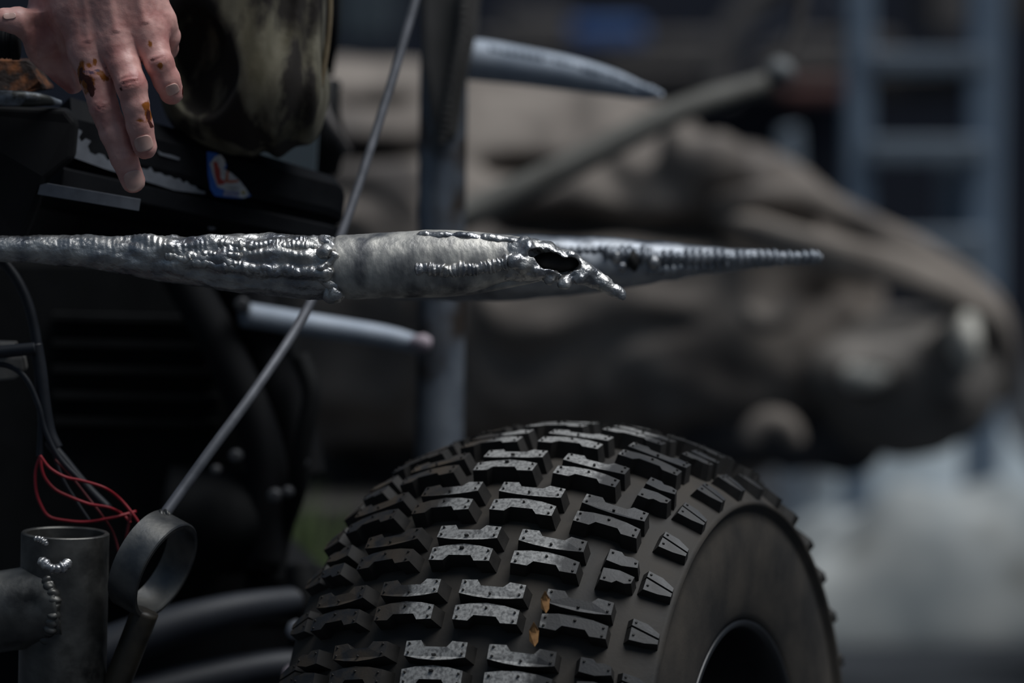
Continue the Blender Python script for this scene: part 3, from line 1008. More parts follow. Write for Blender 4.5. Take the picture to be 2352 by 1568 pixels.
# the third spike, upper
TOP = [(1000, 86, 178), (1100, 90, 186), (1200, 108, 196), (1300, 128, 208), (1400, 158, 220), (1470, 190, 229), (1522, 212, 229)]
top3 = thing('pipe_spike', P(1250, 150, 3.475), 'pale blue-grey blurred spike beside the post, sloping down to the right', 'spike')
V, F = tube_geo([P(x, (t + b) / 2, 3.475) for x, t, b in TOP], [px(3.475, (b - t) / 2) for x, t, b in TOP], n=120, seg=40)
mob('pipe_body', V, F, M['bluegalv'], top3)
V, F = weld_geo(path_on(TOP, lambda x: 3.475, np.linspace(1120, 1515, 12), np.linspace(40, 30, 12), -.001, 2, 5), .0032, 24, seed=9)
mob('weld_bead', V, F, M['bluegalv'], top3)

# ------------------------------------------------------------------ the tyre
WC = P(1318, 1776, 3.06)
YAW = R(24.3)
CAMBER = R(-2.5)
wheel = thing('knobbly_wheel', WC, 'large black knobbly tyre in the foreground, steered to the right', 'wheel', rot=(0, CAMBER, -YAW))
PROF = [(0, .2670), (.035, .2645), (.065, .2585), (.09, .2508), (.11, .2428), (.125, .2360), (.138, .2288), (.146, .2228), (.1500, .2192)]
half = catmull(np.array(PROF), 34)
side = [(.1528, .2172), (.1512, .2146), (.1466, .2120), (.1482, .203), (.1508, .190), (.1505, .172), (.1490, .155), (.1468, .141), (.1450, .132), (.1432, .1275), (.1400, .125), (.131, .122)]
full = [(-a, r) for a, r in side[::-1]] + [(-a, r) for a, r in half[::-1][:-1]] + [tuple(x) for x in half] + side
V, F = lathe_geo([tuple(x) for x in full], 128, None)
tyre = mob('tyre_casing', V, F, M['rubber'], wheel, local=True)
recalc(tyre)
arc = np.r_[0, np.cumsum(np.linalg.norm(np.diff(half, axis=0), axis=1))]


def prof_at(s):
    sg = 1 if s >= 0 else -1
    s = abs(s)
    a, r = np.interp(s, arc, half[:, 0]), np.interp(s, arc, half[:, 1])
    e = 1e-3
    a2, r2 = np.interp(s + e, arc, half[:, 0]), np.interp(s + e, arc, half[:, 1])
    a1, r1 = np.interp(s - e, arc, half[:, 0]), np.interp(s - e, arc, half[:, 1])
    t = np.array([a2 - a1, r2 - r1])
    t /= np.linalg.norm(t) + 1e-12
    return sg * a, r, -sg * t[1] * 1.0, t[0]


def knob_geo(poly, s0, h, draft_s=0.0032, draft_c=0.0012, pins=(), planar=False):
    """tread knob: poly (s, c) mm offsets of the outer face, at arc position s0"""
    cen = np.mean(poly, axis=0)
    topv, botv = [], []
    for (ds, dc) in poly:
        for lst, hh, k in ((topv, h, 0), (botv, -0.002, 1)):
            s = s0 + (ds + (k * draft_s * np.sign(ds - cen[0])))
            c = dc + k * draft_c * np.sign(dc - cen[1])
            a, r, na, nr = prof_at(s)
            if planar and not k:
                a, r, na, nr = prof_at(s0)
                a, r = a + abs(nr) * ds, r - na * ds * (1 if nr >= 0 else -1)
            a, r = a + na * hh, r + nr * hh
            ph = c / 0.276
            lst.append((a, -r * math.cos(ph), r * math.sin(ph)))
    n = len(poly)
    V = topv + botv
    F = [tuple(range(n))]
    for i in range(n):
        j = (i + 1) % n
        F.append((i, n + i, n + j, j))
    for (ds, dc) in pins:                                   # moulding pips on the face
        k0 = len(V)
        a, r, na, nr = prof_at(s0 + ds)
        for hh, rr in ((h - .0003, .0011), (h + .0012, .0008)):
            for q in range(6):
                an = q / 6 * 2 * math.pi
                aa, r1, na1, nr1 = prof_at(s0 + ds + rr * math.cos(an))
                ph = (dc + rr * math.sin(an)) / .276
                aa, r1 = aa + na1 * hh, r1 + nr1 * hh
                V.append((aa, -r1 * math.cos(ph), r1 * math.sin(ph)))
        F.append(tuple(k0 + 6 + q for q in range(6)))
        for q in range(6):
            F.append((k0 + q, k0 + 6 + q, k0 + 6 + (q + 1) % 6, k0 + (q + 1) % 6))
    return np.array(V), F


mm = 0.001
UPB = [(-24, 16.6), (-12, 17.2), (-8.2, 12.4), (8.2, 12.4), (12, 17.2), (24, 16.6), (24, 5.2), (12.5, 3.0), (0, 2.0), (-12.5, 3.0), (-24, 5.2)]
LOB = [(x, -y) for x, y in UPB[::-1]]
SM_U = [(-12, 16), (-3, 16), (0, 13), (6, 14), (11, 12), (12, 5), (0, 2.5), (-12, 4)]
SM_L = [(x, -y) for x, y in SM_U[::-1]]
SH_U = [(-9.5, 11), (2, 9.6), (12, 3.6), (12, -0.6), (-9.5, 4.6)]
SH_L = [(-9.5, 2.6), (12, -2.6), (12, -6.5), (2, -9), (-9.5, -9.5)]


def mmp(poly, sx=1.0):
    return [(x * mm * sx, y * mm) for x, y in (poly if sx > 0 else poly[::-1])]


SP = 0.0640
H = 0.0138
protos = {}


def knob_mesh(key, poly, s0, h, pins, **k):
    V, F = knob_geo(poly, s0, h, pins=pins, **k)
    me = bpy.data.meshes.new(key)
    me.from_pydata(V.tolist(), [], F)
    me.update()
    me.materials.append(M['knobside'])
    me.materials.append(M['knob'])
    me.polygons[0].material_index = 1
    bm = bmesh.new()
    bm.from_mesh(me)
    bmesh.ops.recalc_face_normals(bm, faces=bm.faces)
    bm.to_mesh(me)
    bm.free()
    protos[key] = me


PU = [(-21, 14.6), (21, 14.6), (-21, 7.6), (21, 7.6), (0, 6)]
PL = [(x, -y) for x, y in PU]
for tagk, us in (('A', (-1.5, -.5, .5, 1.5)), ('B', (-1, 0, 1))):
    for u in us:
        knob_mesh(f'bar_{tagk}{u}u', mmp(UPB), u * SP, H, [(x * mm, y * mm) for x, y in PU])
        knob_mesh(f'bar_{tagk}{u}l', mmp(LOB), u * SP, H, [(x * mm, y * mm) for x, y in PL])
for sg in (-1, 1):
    pp = [(-9 * sg, 13), (9 * sg, 9)]
    knob_mesh(f'sm{sg}u', mmp(SM_U, sg), sg * 0.1170, H * .95, [(x * mm, y * mm) for x, y in pp], planar=True)
    knob_mesh(f'sm{sg}l', mmp(SM_L, sg), sg * 0.1170, H * .95, [(x * mm, -y * mm) for x, y in pp], planar=True)
    for q, rows in (('A', 0.1450), ('B', 0.1455)):
        knob_mesh(f'sh{sg}{q}u', mmp(SH_U, sg), sg * rows, H * .52, [(-6.5 * sg * mm, 8 * mm)], planar=True)
        knob_mesh(f'sh{sg}{q}l', mmp(SH_L, sg), sg * rows, H * .52, [(-6.5 * sg * mm, -4 * mm)], planar=True)

NROW = 34
PH0 = R(37.8)
hidden = []
for k in range(NROW):
    th = PH0 + 2 * math.pi * k / NROW
    row = 'A' if k % 2 == 0 else 'B'
    el = (math.degrees(th) + 180) % 360 - 180
    keys = []
    if row == 'A':
        for u in (-1.5, -.5, .5, 1.5):
            keys += [('tread_knob', f'bar_A{u}u'), ('tread_knob', f'bar_A{u}l')]
    else:
        for u in (-1, 0, 1):
            keys += [('tread_knob', f'bar_B{u}u'), ('tread_knob', f'bar_B{u}l')]
        for sg in (-1, 1):
            keys += [('edge_knob', f'sm{sg}u'), ('edge_knob', f'sm{sg}l')]
    for sg in (-1, 1):
        keys += [('shoulder_lug', f'sh{sg}{row}u'), ('shoulder_lug', f'sh{sg}{row}l')]
    if -8 < el < 125:
        for nm, ky in keys:
            ob = bpy.data.objects.new(nm, protos[ky])
            COL.objects.link(ob)
            ob.parent = wheel
            ob.rotation_euler = (-th, 0, 0)
    else:
        c, s = math.cos(-th), math.sin(-th)
        for nm, ky in keys:
            me = protos[ky]
            v = np.array([q.co[:] for q in me.vertices])
            v = np.stack([v[:, 0], v[:, 1] * c - v[:, 2] * s, v[:, 1] * s + v[:, 2] * c], 1)
            hidden.append((v, [tuple(p.vertices) for p in me.polygons]))
V, F = join(*hidden)
tag(mob('rear_tread', V, F, M['knobside'], wheel, smooth=False, local=True), kind='stuff')
# sidewall rings, rim
V, F = lathe_geo([(.131, .1215), (.1415, .1258), (.1442, .1250), (.1444, .1222), (.1400, .1190), (.118, .1160), (.068, .113), (.058, .108), (.043, .100), (.039, .060), (.041, .030), (.041, .002)], 96, None)
rim = mob('wheel_rim', V, F, M['rim'], wheel, local=True)
recalc(rim)
m_ = rim.modifiers.new('thick', 'SOLIDIFY')
m_.thickness = 0.003
V, F = lathe_geo([(.041, .034), (.062, .032), (.066, .026), (.066, .001)], 32, None)
hub = mob('hub', V, F, M['rim'], wheel, local=True)
recalc(hub)
for k in range(4):
    an = k * math.pi / 2 + .5
    V, F = tube_geo([(0.036, -.05 * math.cos(an), .05 * math.sin(an)), (.052, -.05 * math.cos(an), .05 * math.sin(an))], .007, n=2, seg=6, straight=True)
    mob('lug_nut', V, F, M['bolt'], wheel, local=True, smooth=False)


def wheel_pt(s, th, h):
    a, r, na, nr = prof_at(s)
    a, r = a + na * h, r + nr * h
    v = Matrix.Rotation(CAMBER, 3, 'Y') @ Matrix.Rotation(-YAW, 3, 'Z') @ Vector((a, -r * math.cos(th), r * math.sin(th)))
    return WC + np.array(v)


for (x, y, sc, lab) in ((1252, 1382, 1.0, 'tiny dry orange leaf scrap stuck between tyre knobs, upper of two'), (1226, 1456, 1.1, 'tiny dry orange leaf scrap stuck between tyre knobs, lower of two')):
    dd = 2.805
    o_ = [(0, 26), (11, 8), (9, -16), (2, -26), (-9, -14), (-10, 8)]
    f_ = [P(x + q * sc, y - r_ * sc, dd + .003 * abs(q) / 10) for q, r_ in o_]
    b_ = [v + FW * 0.0012 for v in f_]
    n = 6
    Fx = [tuple(range(n)), tuple(range(2 * n - 1, n - 1, -1))] + [(i, n + i, n + (i + 1) % n, (i + 1) % n) for i in range(n)]
    tag(mob('leaf_scrap', np.array(f_ + b_), Fx, M['leaf'], smooth=False), lab, 'leaf', 'leaf scraps on the tyre')

# ------------------------------------------------------------------ black fairing under the hand
fa, fb = P(150, 326, 3.0065), P(800, 478, 3.13)
fair = thing('black_fairing', P(420, 500, 3.0), 'scuffed long black plastic fairing below the hand', 'fairing')
ax = (fb - fa) / np.linalg.norm(fb - fa)
upv = np.cross(ax, np.cross(UP, ax))
upv /= np.linalg.norm(upv)
nv = np.cross(ax, upv)
if nv.dot(FW) > 0:
    nv = -nv                                          # towards the camera
PF = [(-.085, .018), (-.030, .026), (-.007, .034), (.004, .018), (.005, -.004), (.003, -.011), (-.004, -.013), (-.004, -.017), (.006, -.020), (.007, -.034), (.000, -.040), (-.10, -.042)]
L = np.linalg.norm(fb - fa)
Vs, Fs = [], []
st_ = np.r_[np.linspace(0, .93, 24), .95, .97, .985, .995, 1.0]
for t in st_:
    k = 1.0 if t < .93 else math.sqrt(max(1 - ((t - .93) / .07) ** 2, 0)) * .55 + .45
    drop = 0 if t < .93 else -0.006 * ((t - .93) / .07) ** 2
    for (n_q, u_q) in PF:
        nn = n_q if n_q < -.05 else n_q - (1 - k) * .03
        Vs.append(fa + ax * L * t + nv * nn + upv * (u_q * k * (1.08 - .40 * t if u_q > .02 else 1.06 - .16 * t) + drop))
npf = len(PF)
for i in range(len(st_) - 1):
    for j in range(npf):
        k = (j + 1) % npf
        Fs.append((i * npf + j, (i + 1) * npf + j, (i + 1) * npf + k, i * npf + k))
Fs += [tuple(range(npf)), tuple((len(st_) - 1) * npf + j for j in range(npf - 1, -1, -1))]
fo = mob('fairing_shell', np.array(Vs), Fs, M['blackplastic'], fair, smooth=False)
recalc(fo)
bev(fo, .0025, 3)


def on_face(t, v, lift=0.0006):
    """point on the fairing's front face: t along, v between the two edges of the face (0 top, 1 bottom)"""
    k = (1.06 - .16 * t)
    a_ = fa + ax * L * t + nv * .004 + upv * .018 * k
    b_ = fa + ax * L * t + nv * .005 + upv * -.004 * k
    return a_ * (1 - v) + b_ * v + nv * lift


def plane_hit(x, y, lift):
    """where the sight line of a frame point meets the fairing's front face, lifted off it"""
    o_ = on_face(.5, .5, 0)
    nn = np.cross(on_face(1, .5, 0) - on_face(0, .5, 0), on_face(.5, 0, 0) - on_face(.5, 1, 0))
    nn /= np.linalg.norm(nn)
    if nn.dot(FW) > 0:
        nn = -nn
    r_ = P(x, y, 1.0) - C0
    t = (o_ - C0).dot(nn) / r_.dot(nn)
    return C0 + r_ * t + nn * lift, nn


def decal(name, poly, m, parent, lift, label=None, thick=.0004):
    f_ = [plane_hit(x, y, lift) for x, y in poly]
    nn = f_[0][1]
    top = [v for v, _ in f_]
    bot = [v - nn * thick for v in top]
    n = len(poly)
    F = [tuple(range(n)), tuple(range(2 * n - 1, n - 1, -1))] + [(i, n + i, n + (i + 1) % n, (i + 1) % n) for i in range(n)]
    ob = mob(name, np.array(top + bot), F, m, parent, smooth=False)
    recalc(ob)
    if label:
        ob['label'] = label
    return ob


# worn silver strip with a ragged upper edge
low = [(168, 362), (240, 388), (330, 415), (400, 437), (470, 446)]
upp = [(470, 440), (455, 436), (448, 428), (436, 425), (428, 416), (420, 420), (411, 410), (400, 411), (390, 404), (378, 404), (368, 397), (352, 396), (345, 384), (338, 390), (320, 386), (300, 380), (285, 374),
       (270, 378), (258, 366), (246, 368), (238, 356), (226, 352), (218, 356), (206, 350), (200, 336), (208, 324), (196, 318), (186, 326), (180, 316), (188, 302), (178, 296), (168, 290)]
decal('worn_strip', low + upp, M['worn'], fair, .0010, 'ragged silver strip peeled away')
decal('worn_strip', [(360, 345), (372, 352), (392, 356), (412, 363), (410, 368), (388, 362), (366, 356)], M['worn'], fair, .0010)
stk = decal('sticker', [(474, 348), (496, 352), (510, 362), (520, 380), (516, 392), (532, 400), (550, 418), (562, 432), (572, 446), (576, 450), (556, 456), (520, 454), (492, 450), (482, 436), (476, 400)], M['stblue'], fair, .0011,
            'torn blue, white and red sticker')


def sub(name, poly, m, lift):
    f_ = [plane_hit(x, y, lift)[0] for x, y in poly]
    nn = plane_hit(500, 400, 0)[1]
    bot = [v - nn * .0002 for v in f_]
    n = len(poly)
    F = [tuple(range(n)), tuple(range(2 * n - 1, n - 1, -1))] + [(i, n + i, n + (i + 1) % n, (i + 1) % n) for i in range(n)]
    ob = mob(name, np.array(f_ + bot), F, m, stk, smooth=False)
    recalc(ob)


sub('white_field', [(492, 360), (505, 355), (515, 368), (516, 382), (510, 386), (516, 390), (530, 398), (548, 414), (562, 432), (571, 448), (560, 455), (535, 452), (515, 436), (498, 430), (488, 404), (480, 376)], M['stwhite'], .0015)
sub('red_letter', [(488, 371), (497, 373), (500, 384), (503, 388), (505, 410), (516, 418), (511, 424), (498, 425), (491, 402)], M['stred'], .0018)
sub('orange_stroke', [(518, 392), (523, 394), (522, 414), (534, 414), (547, 413), (544, 419), (530, 421), (512, 419), (516, 410)], M['storange'], .0018)
sub('lilac_foot', [(513, 437), (530, 438), (548, 440), (547, 451), (530, 452), (510, 450)], M['stlilac'], .0018)
sub('yellow_dot', [(553, 439), (560, 438), (562, 444), (557, 447), (552, 444)], M['styellow'], .0018)
V, F = tube_geo([plane_hit(513 + 2.2 * i, 431 + (3.2 if i % 2 else -2.2) + .15 * i, .0020)[0] for i in range(16)], .0003, n=64, seg=6)
mob('script_line', V, F, M['stwhite'], stk)

# black block at the left with a steel lip; the fairing butts against it
blk = thing('seat_block', P(40, 560, 3.0), 'matte black block at the left edge under the steel lip', 'block')
V, F = slab_px([(-180, 236), (150, 250), (174, 280), (166, 366), (106, 412), (86, 470), (50, 560), (-180, 600)], [2.950, 2.960, 2.962, 2.962, 2.955, 2.955, 2.955, 2.950], .028)
o1 = mob('block_shell', V, F, M['blackmatte'], blk, smooth=False)
recalc(o1)
bev(o1, .004, 3)
tube('steel_lip', [P(-160, 228, 2.945), P(-20, 226, 2.945), P(80, 228, 2.95), P(140, 236, 2.965)], [px(2.95, v) for v in (20, 20, 17, 6)], M['lipsteel'], blk, n=30, seg=18,
     rfun=lambda U, A: 1 - .25 * np.abs(np.cos(A)))
tube('block_crease', [P(-30, 322, 2.956), P(60, 390, 2.957), P(95, 420, 2.958)], px(2.95, 1.6), M['recess'], blk, n=10, seg=6)
V, F = slab_px([(92, 425), (108, 421), (322, 458), (318, 484), (86, 446)], 2.952, .004)
gs = mob('grey_strip', V, F, M['worn'], smooth=False)
recalc(gs)
gs.parent = blk
gs.location = -ORG[blk.name] + np.array(gs.location)
gs['label'] = 'flat grey metal strip'
V, F = slab_px([(60, 470), (330, 490), (800, 560), (800, 600), (60, 600)], 3.12, .05)
lowb = mob('under_tray', V, F, M['blackmatte'], blk, smooth=False)
recalc(lowb)
c = P(487, 521, 3.08)
tube('tray_bolt', [c + FW * .01, c - FW * .004], px(3.08, 9), M['bolt'], blk, n=3, seg=10, straight=True)

# rusty bracket and black grip at far left
V, F = slab_px([(-120, 132), (60, 138), (78, 150), (95, 186), (110, 206), (60, 214), (-120, 212)], [2.975, 2.97, 2.97, 2.965, 2.965, 2.96, 2.96], .05)
ru = mob('rusty_bracket', V, F, M['rust'], smooth=False)
recalc(ru)
bev(ru, .003, 2)
tag(ru, 'orange rusty bracket behind the thumb at left', 'bracket')
grip = thing('black_grip', P(-40, 95, 2.93), 'black rubber grip below the thumb at left', 'grip')
tube('grip_sleeve', [P(-260, 100, 2.935), P(-120, 98, 2.935), P(0, 96, 2.935), P(34, 96, 2.935)], px(2.93, 39), M['blackmatte'], grip, n=60, seg=28, rfun=lambda U, A: 1 + .03 * np.sign(np.sin(U * 90)))
tube('grip_flange', [P(28, 96, 2.935), P(44, 96, 2.935)], px(2.93, 42), M['blackmatte'], grip, n=4, seg=28, straight=True)

# ------------------------------------------------------------------ dark engine bay behind the wires
eng = thing('engine_bay', P(300, 1000, 3.35) * np.array([1, 1, 0]), 'nearly black engine bulk behind the red wires', 'engine')
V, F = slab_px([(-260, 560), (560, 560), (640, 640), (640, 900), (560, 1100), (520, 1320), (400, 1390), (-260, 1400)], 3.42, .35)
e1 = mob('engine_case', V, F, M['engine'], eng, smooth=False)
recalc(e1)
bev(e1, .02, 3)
for i in range(5):
    y = 720 + 60 * i
    V, F = slab_px([(120, y), (500, y + 8), (500, y + 22), (120, y + 14)], 3.405, .05)
    f1 = mob('cooling_fin', V, F, M['engine'], eng, smooth=False)
    recalc(f1)
tube('frame_tube', [P(520, 560, 3.36), P(590, 760, 3.37), P(660, 960, 3.38), P(690, 1100, 3.38)], px(3.37, 62), M['blackmatte'], eng, n=30, seg=20)
tube('frame_tube', [P(400, 600, 3.34), P(520, 820, 3.34), P(610, 1060, 3.35), P(600, 1300, 3.36)], px(3.35, 48), M['blackmatte'], eng, n=30, seg=20)
tube('hose', [P(690, 820, 3.34), P(716, 900, 3.33), P(698, 1010, 3.33), P(684, 1120, 3.34), P(648, 1230, 3.36), P(630, 1340, 3.36)], px(3.34, 22), M['engine'], eng, n=40, seg=14)
tube('sump', [P(380, 1180, 3.38), P(560, 1200, 3.38), P(640, 1190, 3.4)], [px(3.38, v) for v in (110, 120, 60)], M['engine'], eng, n=20, seg=24)
for (x, y, r, d) in ((630, 1140, 18, 3.30), (660, 1130, 13, 3.30), (695, 1060, 16, 3.33), (540, 1048, 16, 3.30), (495, 1080, 12, 3.30), (555, 700, 18, 3.31)):
    c = P(x, y, d)
    tube('engine_bolt', [c + FW * .03, c, c - FW * .004], [px(d, r), px(d, r), px(d, r * .7)], mat('greasy_bolt_%d' % x, (.05, .052, .056), (.09, .09, .095), 40, .45, metal=.4), eng, n=6, seg=10)
# belly down to the ground so that the bulk stands
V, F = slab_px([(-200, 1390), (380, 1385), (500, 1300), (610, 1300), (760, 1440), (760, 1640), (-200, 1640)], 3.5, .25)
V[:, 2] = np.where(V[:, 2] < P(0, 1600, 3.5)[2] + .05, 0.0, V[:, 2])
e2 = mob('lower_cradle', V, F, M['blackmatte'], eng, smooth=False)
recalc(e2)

# black round thing and grey panel between fairing, cloth and post
tube('rubber_boot', [P(770, 190, 3.5), P(752, 250, 3.48), P(745, 320, 3.48), P(752, 390, 3.5)], [px(3.5, v) for v in (14, 30, 50, 30)], M['blackmatte'], n=26, seg=18)
tag(bpy.data.objects['rubber_boot'], 'black blurred rubber boot right of the camouflage cloth', 'boot')
tube('pale_strap', [P(748, 180, 3.46), P(742, 240, 3.45), P(770, 300, 3.44), P(800, 350, 3.46)], px(3.45, 11), M['brownbeam'], n=20, seg=10)
tag(bpy.data.objects['pale_strap'], 'thin pale strap curling over the black rubber boot', 'strap')
V, F = slab_px([(560, 330), (735, 180), (722, 430), (600, 430)], 3.30, .02)
pg = mob('metal_sheet', V, F, M['tealgrey'], smooth=False)
recalc(pg)
tag(pg, 'dull grey-green metal sheet between camouflage cloth and fairing', 'metal sheet')
tube('mirror_stalk', [P(772, -60, 3.4), P(768, 60, 3.4), P(752, 170, 3.42)], px(3.4, 14), M['blackmatte'], n=14, seg=12)
tag(bpy.data.objects['mirror_stalk'], 'dark stalk rising beside the camouflage cloth', 'stalk')

# lower control arms
ca = thing('control_arm', P(480, 1450, 3.25), 'blurred dark blue-grey suspension arm running to the tyre', 'suspension arm')
tube('upper_arm', [P(180, 1520, 3.20), P(360, 1450, 3.22), P(540, 1402, 3.25), P(720, 1378, 3.30), P(900, 1372, 3.34)], [px(3.25, v) for v in (56, 50, 42, 34, 30)], M['arm'], ca, n=40, seg=22)
tube('lower_arm', [P(180, 1640, 3.2), P(440, 1568, 3.24), P(640, 1530, 3.28), P(840, 1520, 3.32)], [px(3.25, v) for v in (50, 46, 40, 36)], M['arm'], ca, n=40, seg=22)
V, F = slab_px([(560, 1306), (720, 1300), (800, 1335), (810, 1445), (560, 1445)], 3.37, .03)
recalc(bev(mob('arm_bracket', V, F, M['engine'], ca, smooth=False), .006, 2))
tube('arm_link', [P(690, 1300, 3.3), P(700, 1400, 3.29), P(690, 1540, 3.3)], px(3.3, 34), M['engine'], ca, n=20, seg=16)
for (x, y, r, mt) in ((676, 1448, 20, 'bolt'), (664, 1548, 16, 'pink')):
    c = P(x, y, 3.20)
    tube('pivot_bolt', [c + FW * .05, c, c - FW * .004], [px(3.2, r), px(3.2, r), px(3.2, r * .6)], M[mt], ca, n=6, seg=8)

# ------------------------------------------------------------------ rod with a ring end
rodt = thing('ring_rod', P(360, 1290, 2.93), 'thin grey curved rod with a steel ring welded to its lower end', 'rod')
tube('rod_shaft', [P(962, -40, 3.14), P(946, 30, 3.13), P(880, 250, 3.10), P(790, 520, 3.06), P(700, 720, 3.03), P(590, 890, 2.99), P(480, 1040, 2.96), P(374, 1186, 2.93)],
     [px(3.0, v) for v in (13, 12, 11, 11, 12, 12.5, 13, 13)], M['rod'], rodt, n=90, seg=16)
ra = np.array([.93 * .894, 0, -.93 * .447])
ra = RT * .93 * .894 - UP * .93 * .447 - FW * .37
ra /= np.linalg.norm(ra)
rc = P(352, 1296, 2.925)
r_o, r_i, hl = px(2.92, 121), px(2.92, 106), 0.0125
e1v = np.cross(ra, UP)
e1v /= np.linalg.norm(e1v)
e2v = np.cross(ra, e1v)
rp = [(-hl, r_o), (hl - .001, r_o), (hl, r_o - .001), (hl, r_i + .001), (hl - .001, r_i), (-hl, r_i)]
V, F = [], []
sg_ = 72
for j in range(sg_):
    a_ = 2 * math.pi * j / sg_
    for (z, r) in rp:
        V.append(rc + ra * z + r * (math.cos(a_) * e1v + math.sin(a_) * e2v))
for j in range(sg_):
    k = (j + 1) % sg_
    for i in range(6):
        F.append((j * 6 + i, j * 6 + (i + 1) % 6, k * 6 + (i + 1) % 6, k * 6 + i))
rg = mob('ring', np.array(V), F, M['ringsteel'], rodt)
recalc(rg)
m_ = rg.modifiers.new('es', 'EDGE_SPLIT')
m_.split_angle = R(40)
V, F = weld_geo([P(352, 1196, 2.925), P(372, 1186, 2.922), P(392, 1184, 2.925)], .0045, 5, seed=3)
mob('weld_bead', V, F, M['mill'], rodt)
tube('stem', [P(334, 1402, 2.925), P(300, 1490, 2.93), P(240, 1640, 2.945)], [px(2.93, v) for v in (32, 32, 32)], M['stem'], rodt, n=20, seg=20)

# ------------------------------------------------------------------ T joint of steel tube, bottom left
tj = thing('tube_joint', P(148, 1568, 2.94), 'open-topped steel tube joint with welded side tube, bottom left', 'tube joint')


def open_tube(a, b, r, wall, n=20, seg=48):
    T = (b - a) / np.linalg.norm(b - a)
    N = np.cross(T, FW)
    N /= np.linalg.norm(N)
    B = np.cross(T, N)
    prof = [(a, r), (b - T * .0008, r), (b, r - .0008), (b, r - wall + .0008), (b - T * .0008, r - wall), (a, r - wall)]
    V, F = [], []
    for j in range(seg):
        q = 2 * math.pi * j / seg
        for c, rr in prof:
            V.append(c + rr * (math.cos(q) * N + math.sin(q) * B))
    for j in range(seg):
        k = (j + 1) % seg
        for i in range(6):
            F.append((j * 6 + i, k * 6 + i, k * 6 + (i + 1) % 6, j * 6 + (i + 1) % 6))
    return np.array(V), F


V, F = open_tube(P(140, 1720, 2.945), P(150, 1222, 2.93), px(2.93, 101), px(2.93, 12))
t1 = mob('upright_tube', V, F, M['mill'], tj)
recalc(t1)
t1.modifiers.new('es', 'EDGE_SPLIT').split_angle = R(40)
V, F = tube_geo([P(-160, 1428, 2.93), P(-40, 1410, 2.925), P(140, 1384, 2.925)], px(2.92, 94), n=40, seg=48)
V = V + .0005 * np.stack([vnoise(V, 60, 1), vnoise(V, 60, 2), vnoise(V, 60, 3)], 1)
mob('side_tube', V, F, M['mill'], tj)
# weld where they meet
pts = []
for a_ in np.linspace(-80, 85, 20):
    t_ = R(a_)
    pts.append(P(62 + 92 * (1 - math.cos(t_ * .95)) * .55 + 62 * math.cos(t_) ** 2 * 1.0, 1392 - 98 * math.sin(t_), 2.93 - px(2.92, 96 * math.cos(t_))))
V, F = weld_geo(pts, .0046, 18, seed=61, ripple=.12)
V = V + .0013 * np.stack([vnoise(V, 150, 1), vnoise(V, 150, 2), vnoise(V, 150, 3)], 1)
mob('weld_bead', V, F, M['mill'], tj)
V, F = weld_geo([P(92, 1286, 2.885), P(112, 1298, 2.88), P(128, 1306, 2.879), P(150, 1300, 2.88), P(158, 1290, 2.884)], .0040, 8, seed=66, ripple=.10)
V = V + .0012 * np.stack([vnoise(V, 200, 1), vnoise(V, 200, 2), vnoise(V, 200, 3)], 1)
tag(mob('weld_bead', V, F, M['weld'], tj), 'bright weld spatter')
V, F = weld_geo([P(78, 1236, 2.893), P(96, 1240, 2.89), P(110, 1252, 2.888)], .0022, 5, seed=69)
mob('weld_bead', V, F, M['weld'], tj)
a_, b_ = P(140, 1700, 2.95), P(140, 1700, 2.95)
b_ = b_.copy()
b_[2] = 0.0
tube('tube_leg', [a_, b_], px(2.93, 88), M['mill'], tj, n=6, seg=24, straight=True)

# ------------------------------------------------------------------ wires
har = thing('wiring_loom', P(110, 1030, 2.97), 'loose bundle of red and black wires hanging at lower left', 'wires')
WR = [
    ('red', [(92, 1046), (82, 1080), (82, 1120), (92, 1155), (112, 1185), (150, 1195), (200, 1198), (260, 1188), (312, 1174)], 3.4),
    ('red', [(92, 1046), (100, 1090), (125, 1122), (160, 1140), (205, 1157), (250, 1165), (280, 1180), (300, 1200)], 3.4),
    ('red', [(92, 1046), (115, 1075), (150, 1095), (190, 1104), (240, 1120), (275, 1145), (305, 1180), (325, 1210)], 3.4),
    ('darkred', [(126, 1055), (160, 1090), (200, 1140), (235, 1185), (262, 1230), (280, 1300)], 3.0),
    ('darkred', [(300, 1180), (292, 1220), (280, 1280), (250, 1340), (240, 1380)], 3.6),
]
for i, (mt, p, r) in enumerate(WR):
    tube('red_wire' if mt == 'red' else 'dark_red_wire', [P(x, y, 2.975 - .006 * (i % 3) + .01 * (x > 260)) for x, y in p], px(2.96, r), M[mt], har, n=70, seg=8)
WB = [
    ([(-40, 560), (20, 615), (58, 680), (80, 760), (90, 850), (96, 930), (105, 1000), (150, 1060), (200, 1120), (250, 1170)], 12, 2.99),
    ([(-40, 835), (20, 840), (60, 870), (88, 930), (104, 990), (135, 1050), (190, 1110)], 7, 2.97),
    ([(-40, 812), (20, 806), (62, 802), (80, 800)], 15, 2.965),
    ([(82, 790), (92, 850), (100, 920), (112, 990), (130, 1030)], 16, 2.975),
    ([(110, 1000), (140, 1090), (175, 1150), (205, 1195)], 4, 2.98),
    ([(96, 960), (94, 1010), (92, 1048)], 9, 2.972),
]
for p, r, d in WB:
    tube('black_wire', [P(x, y, d) for x, y in p], px(d, r), M['blackwire'], har, n=60, seg=10)
for poly, d in (([(-40, 785), (36, 788), (30, 806), (-40, 806)], 2.985), ([(-40, 825), (52, 818), (58, 850), (36, 872), (-40, 878)], 2.99)):
    V, F = slab_px(poly, d, .02)
    ob = mob('connector', V, F, M['greybit'], har, smooth=False)
    recalc(ob)
    bev(ob, .002, 2)
    ob['label'] = 'pale grey connector'

# ------------------------------------------------------------------ the hand
HD = 2.885


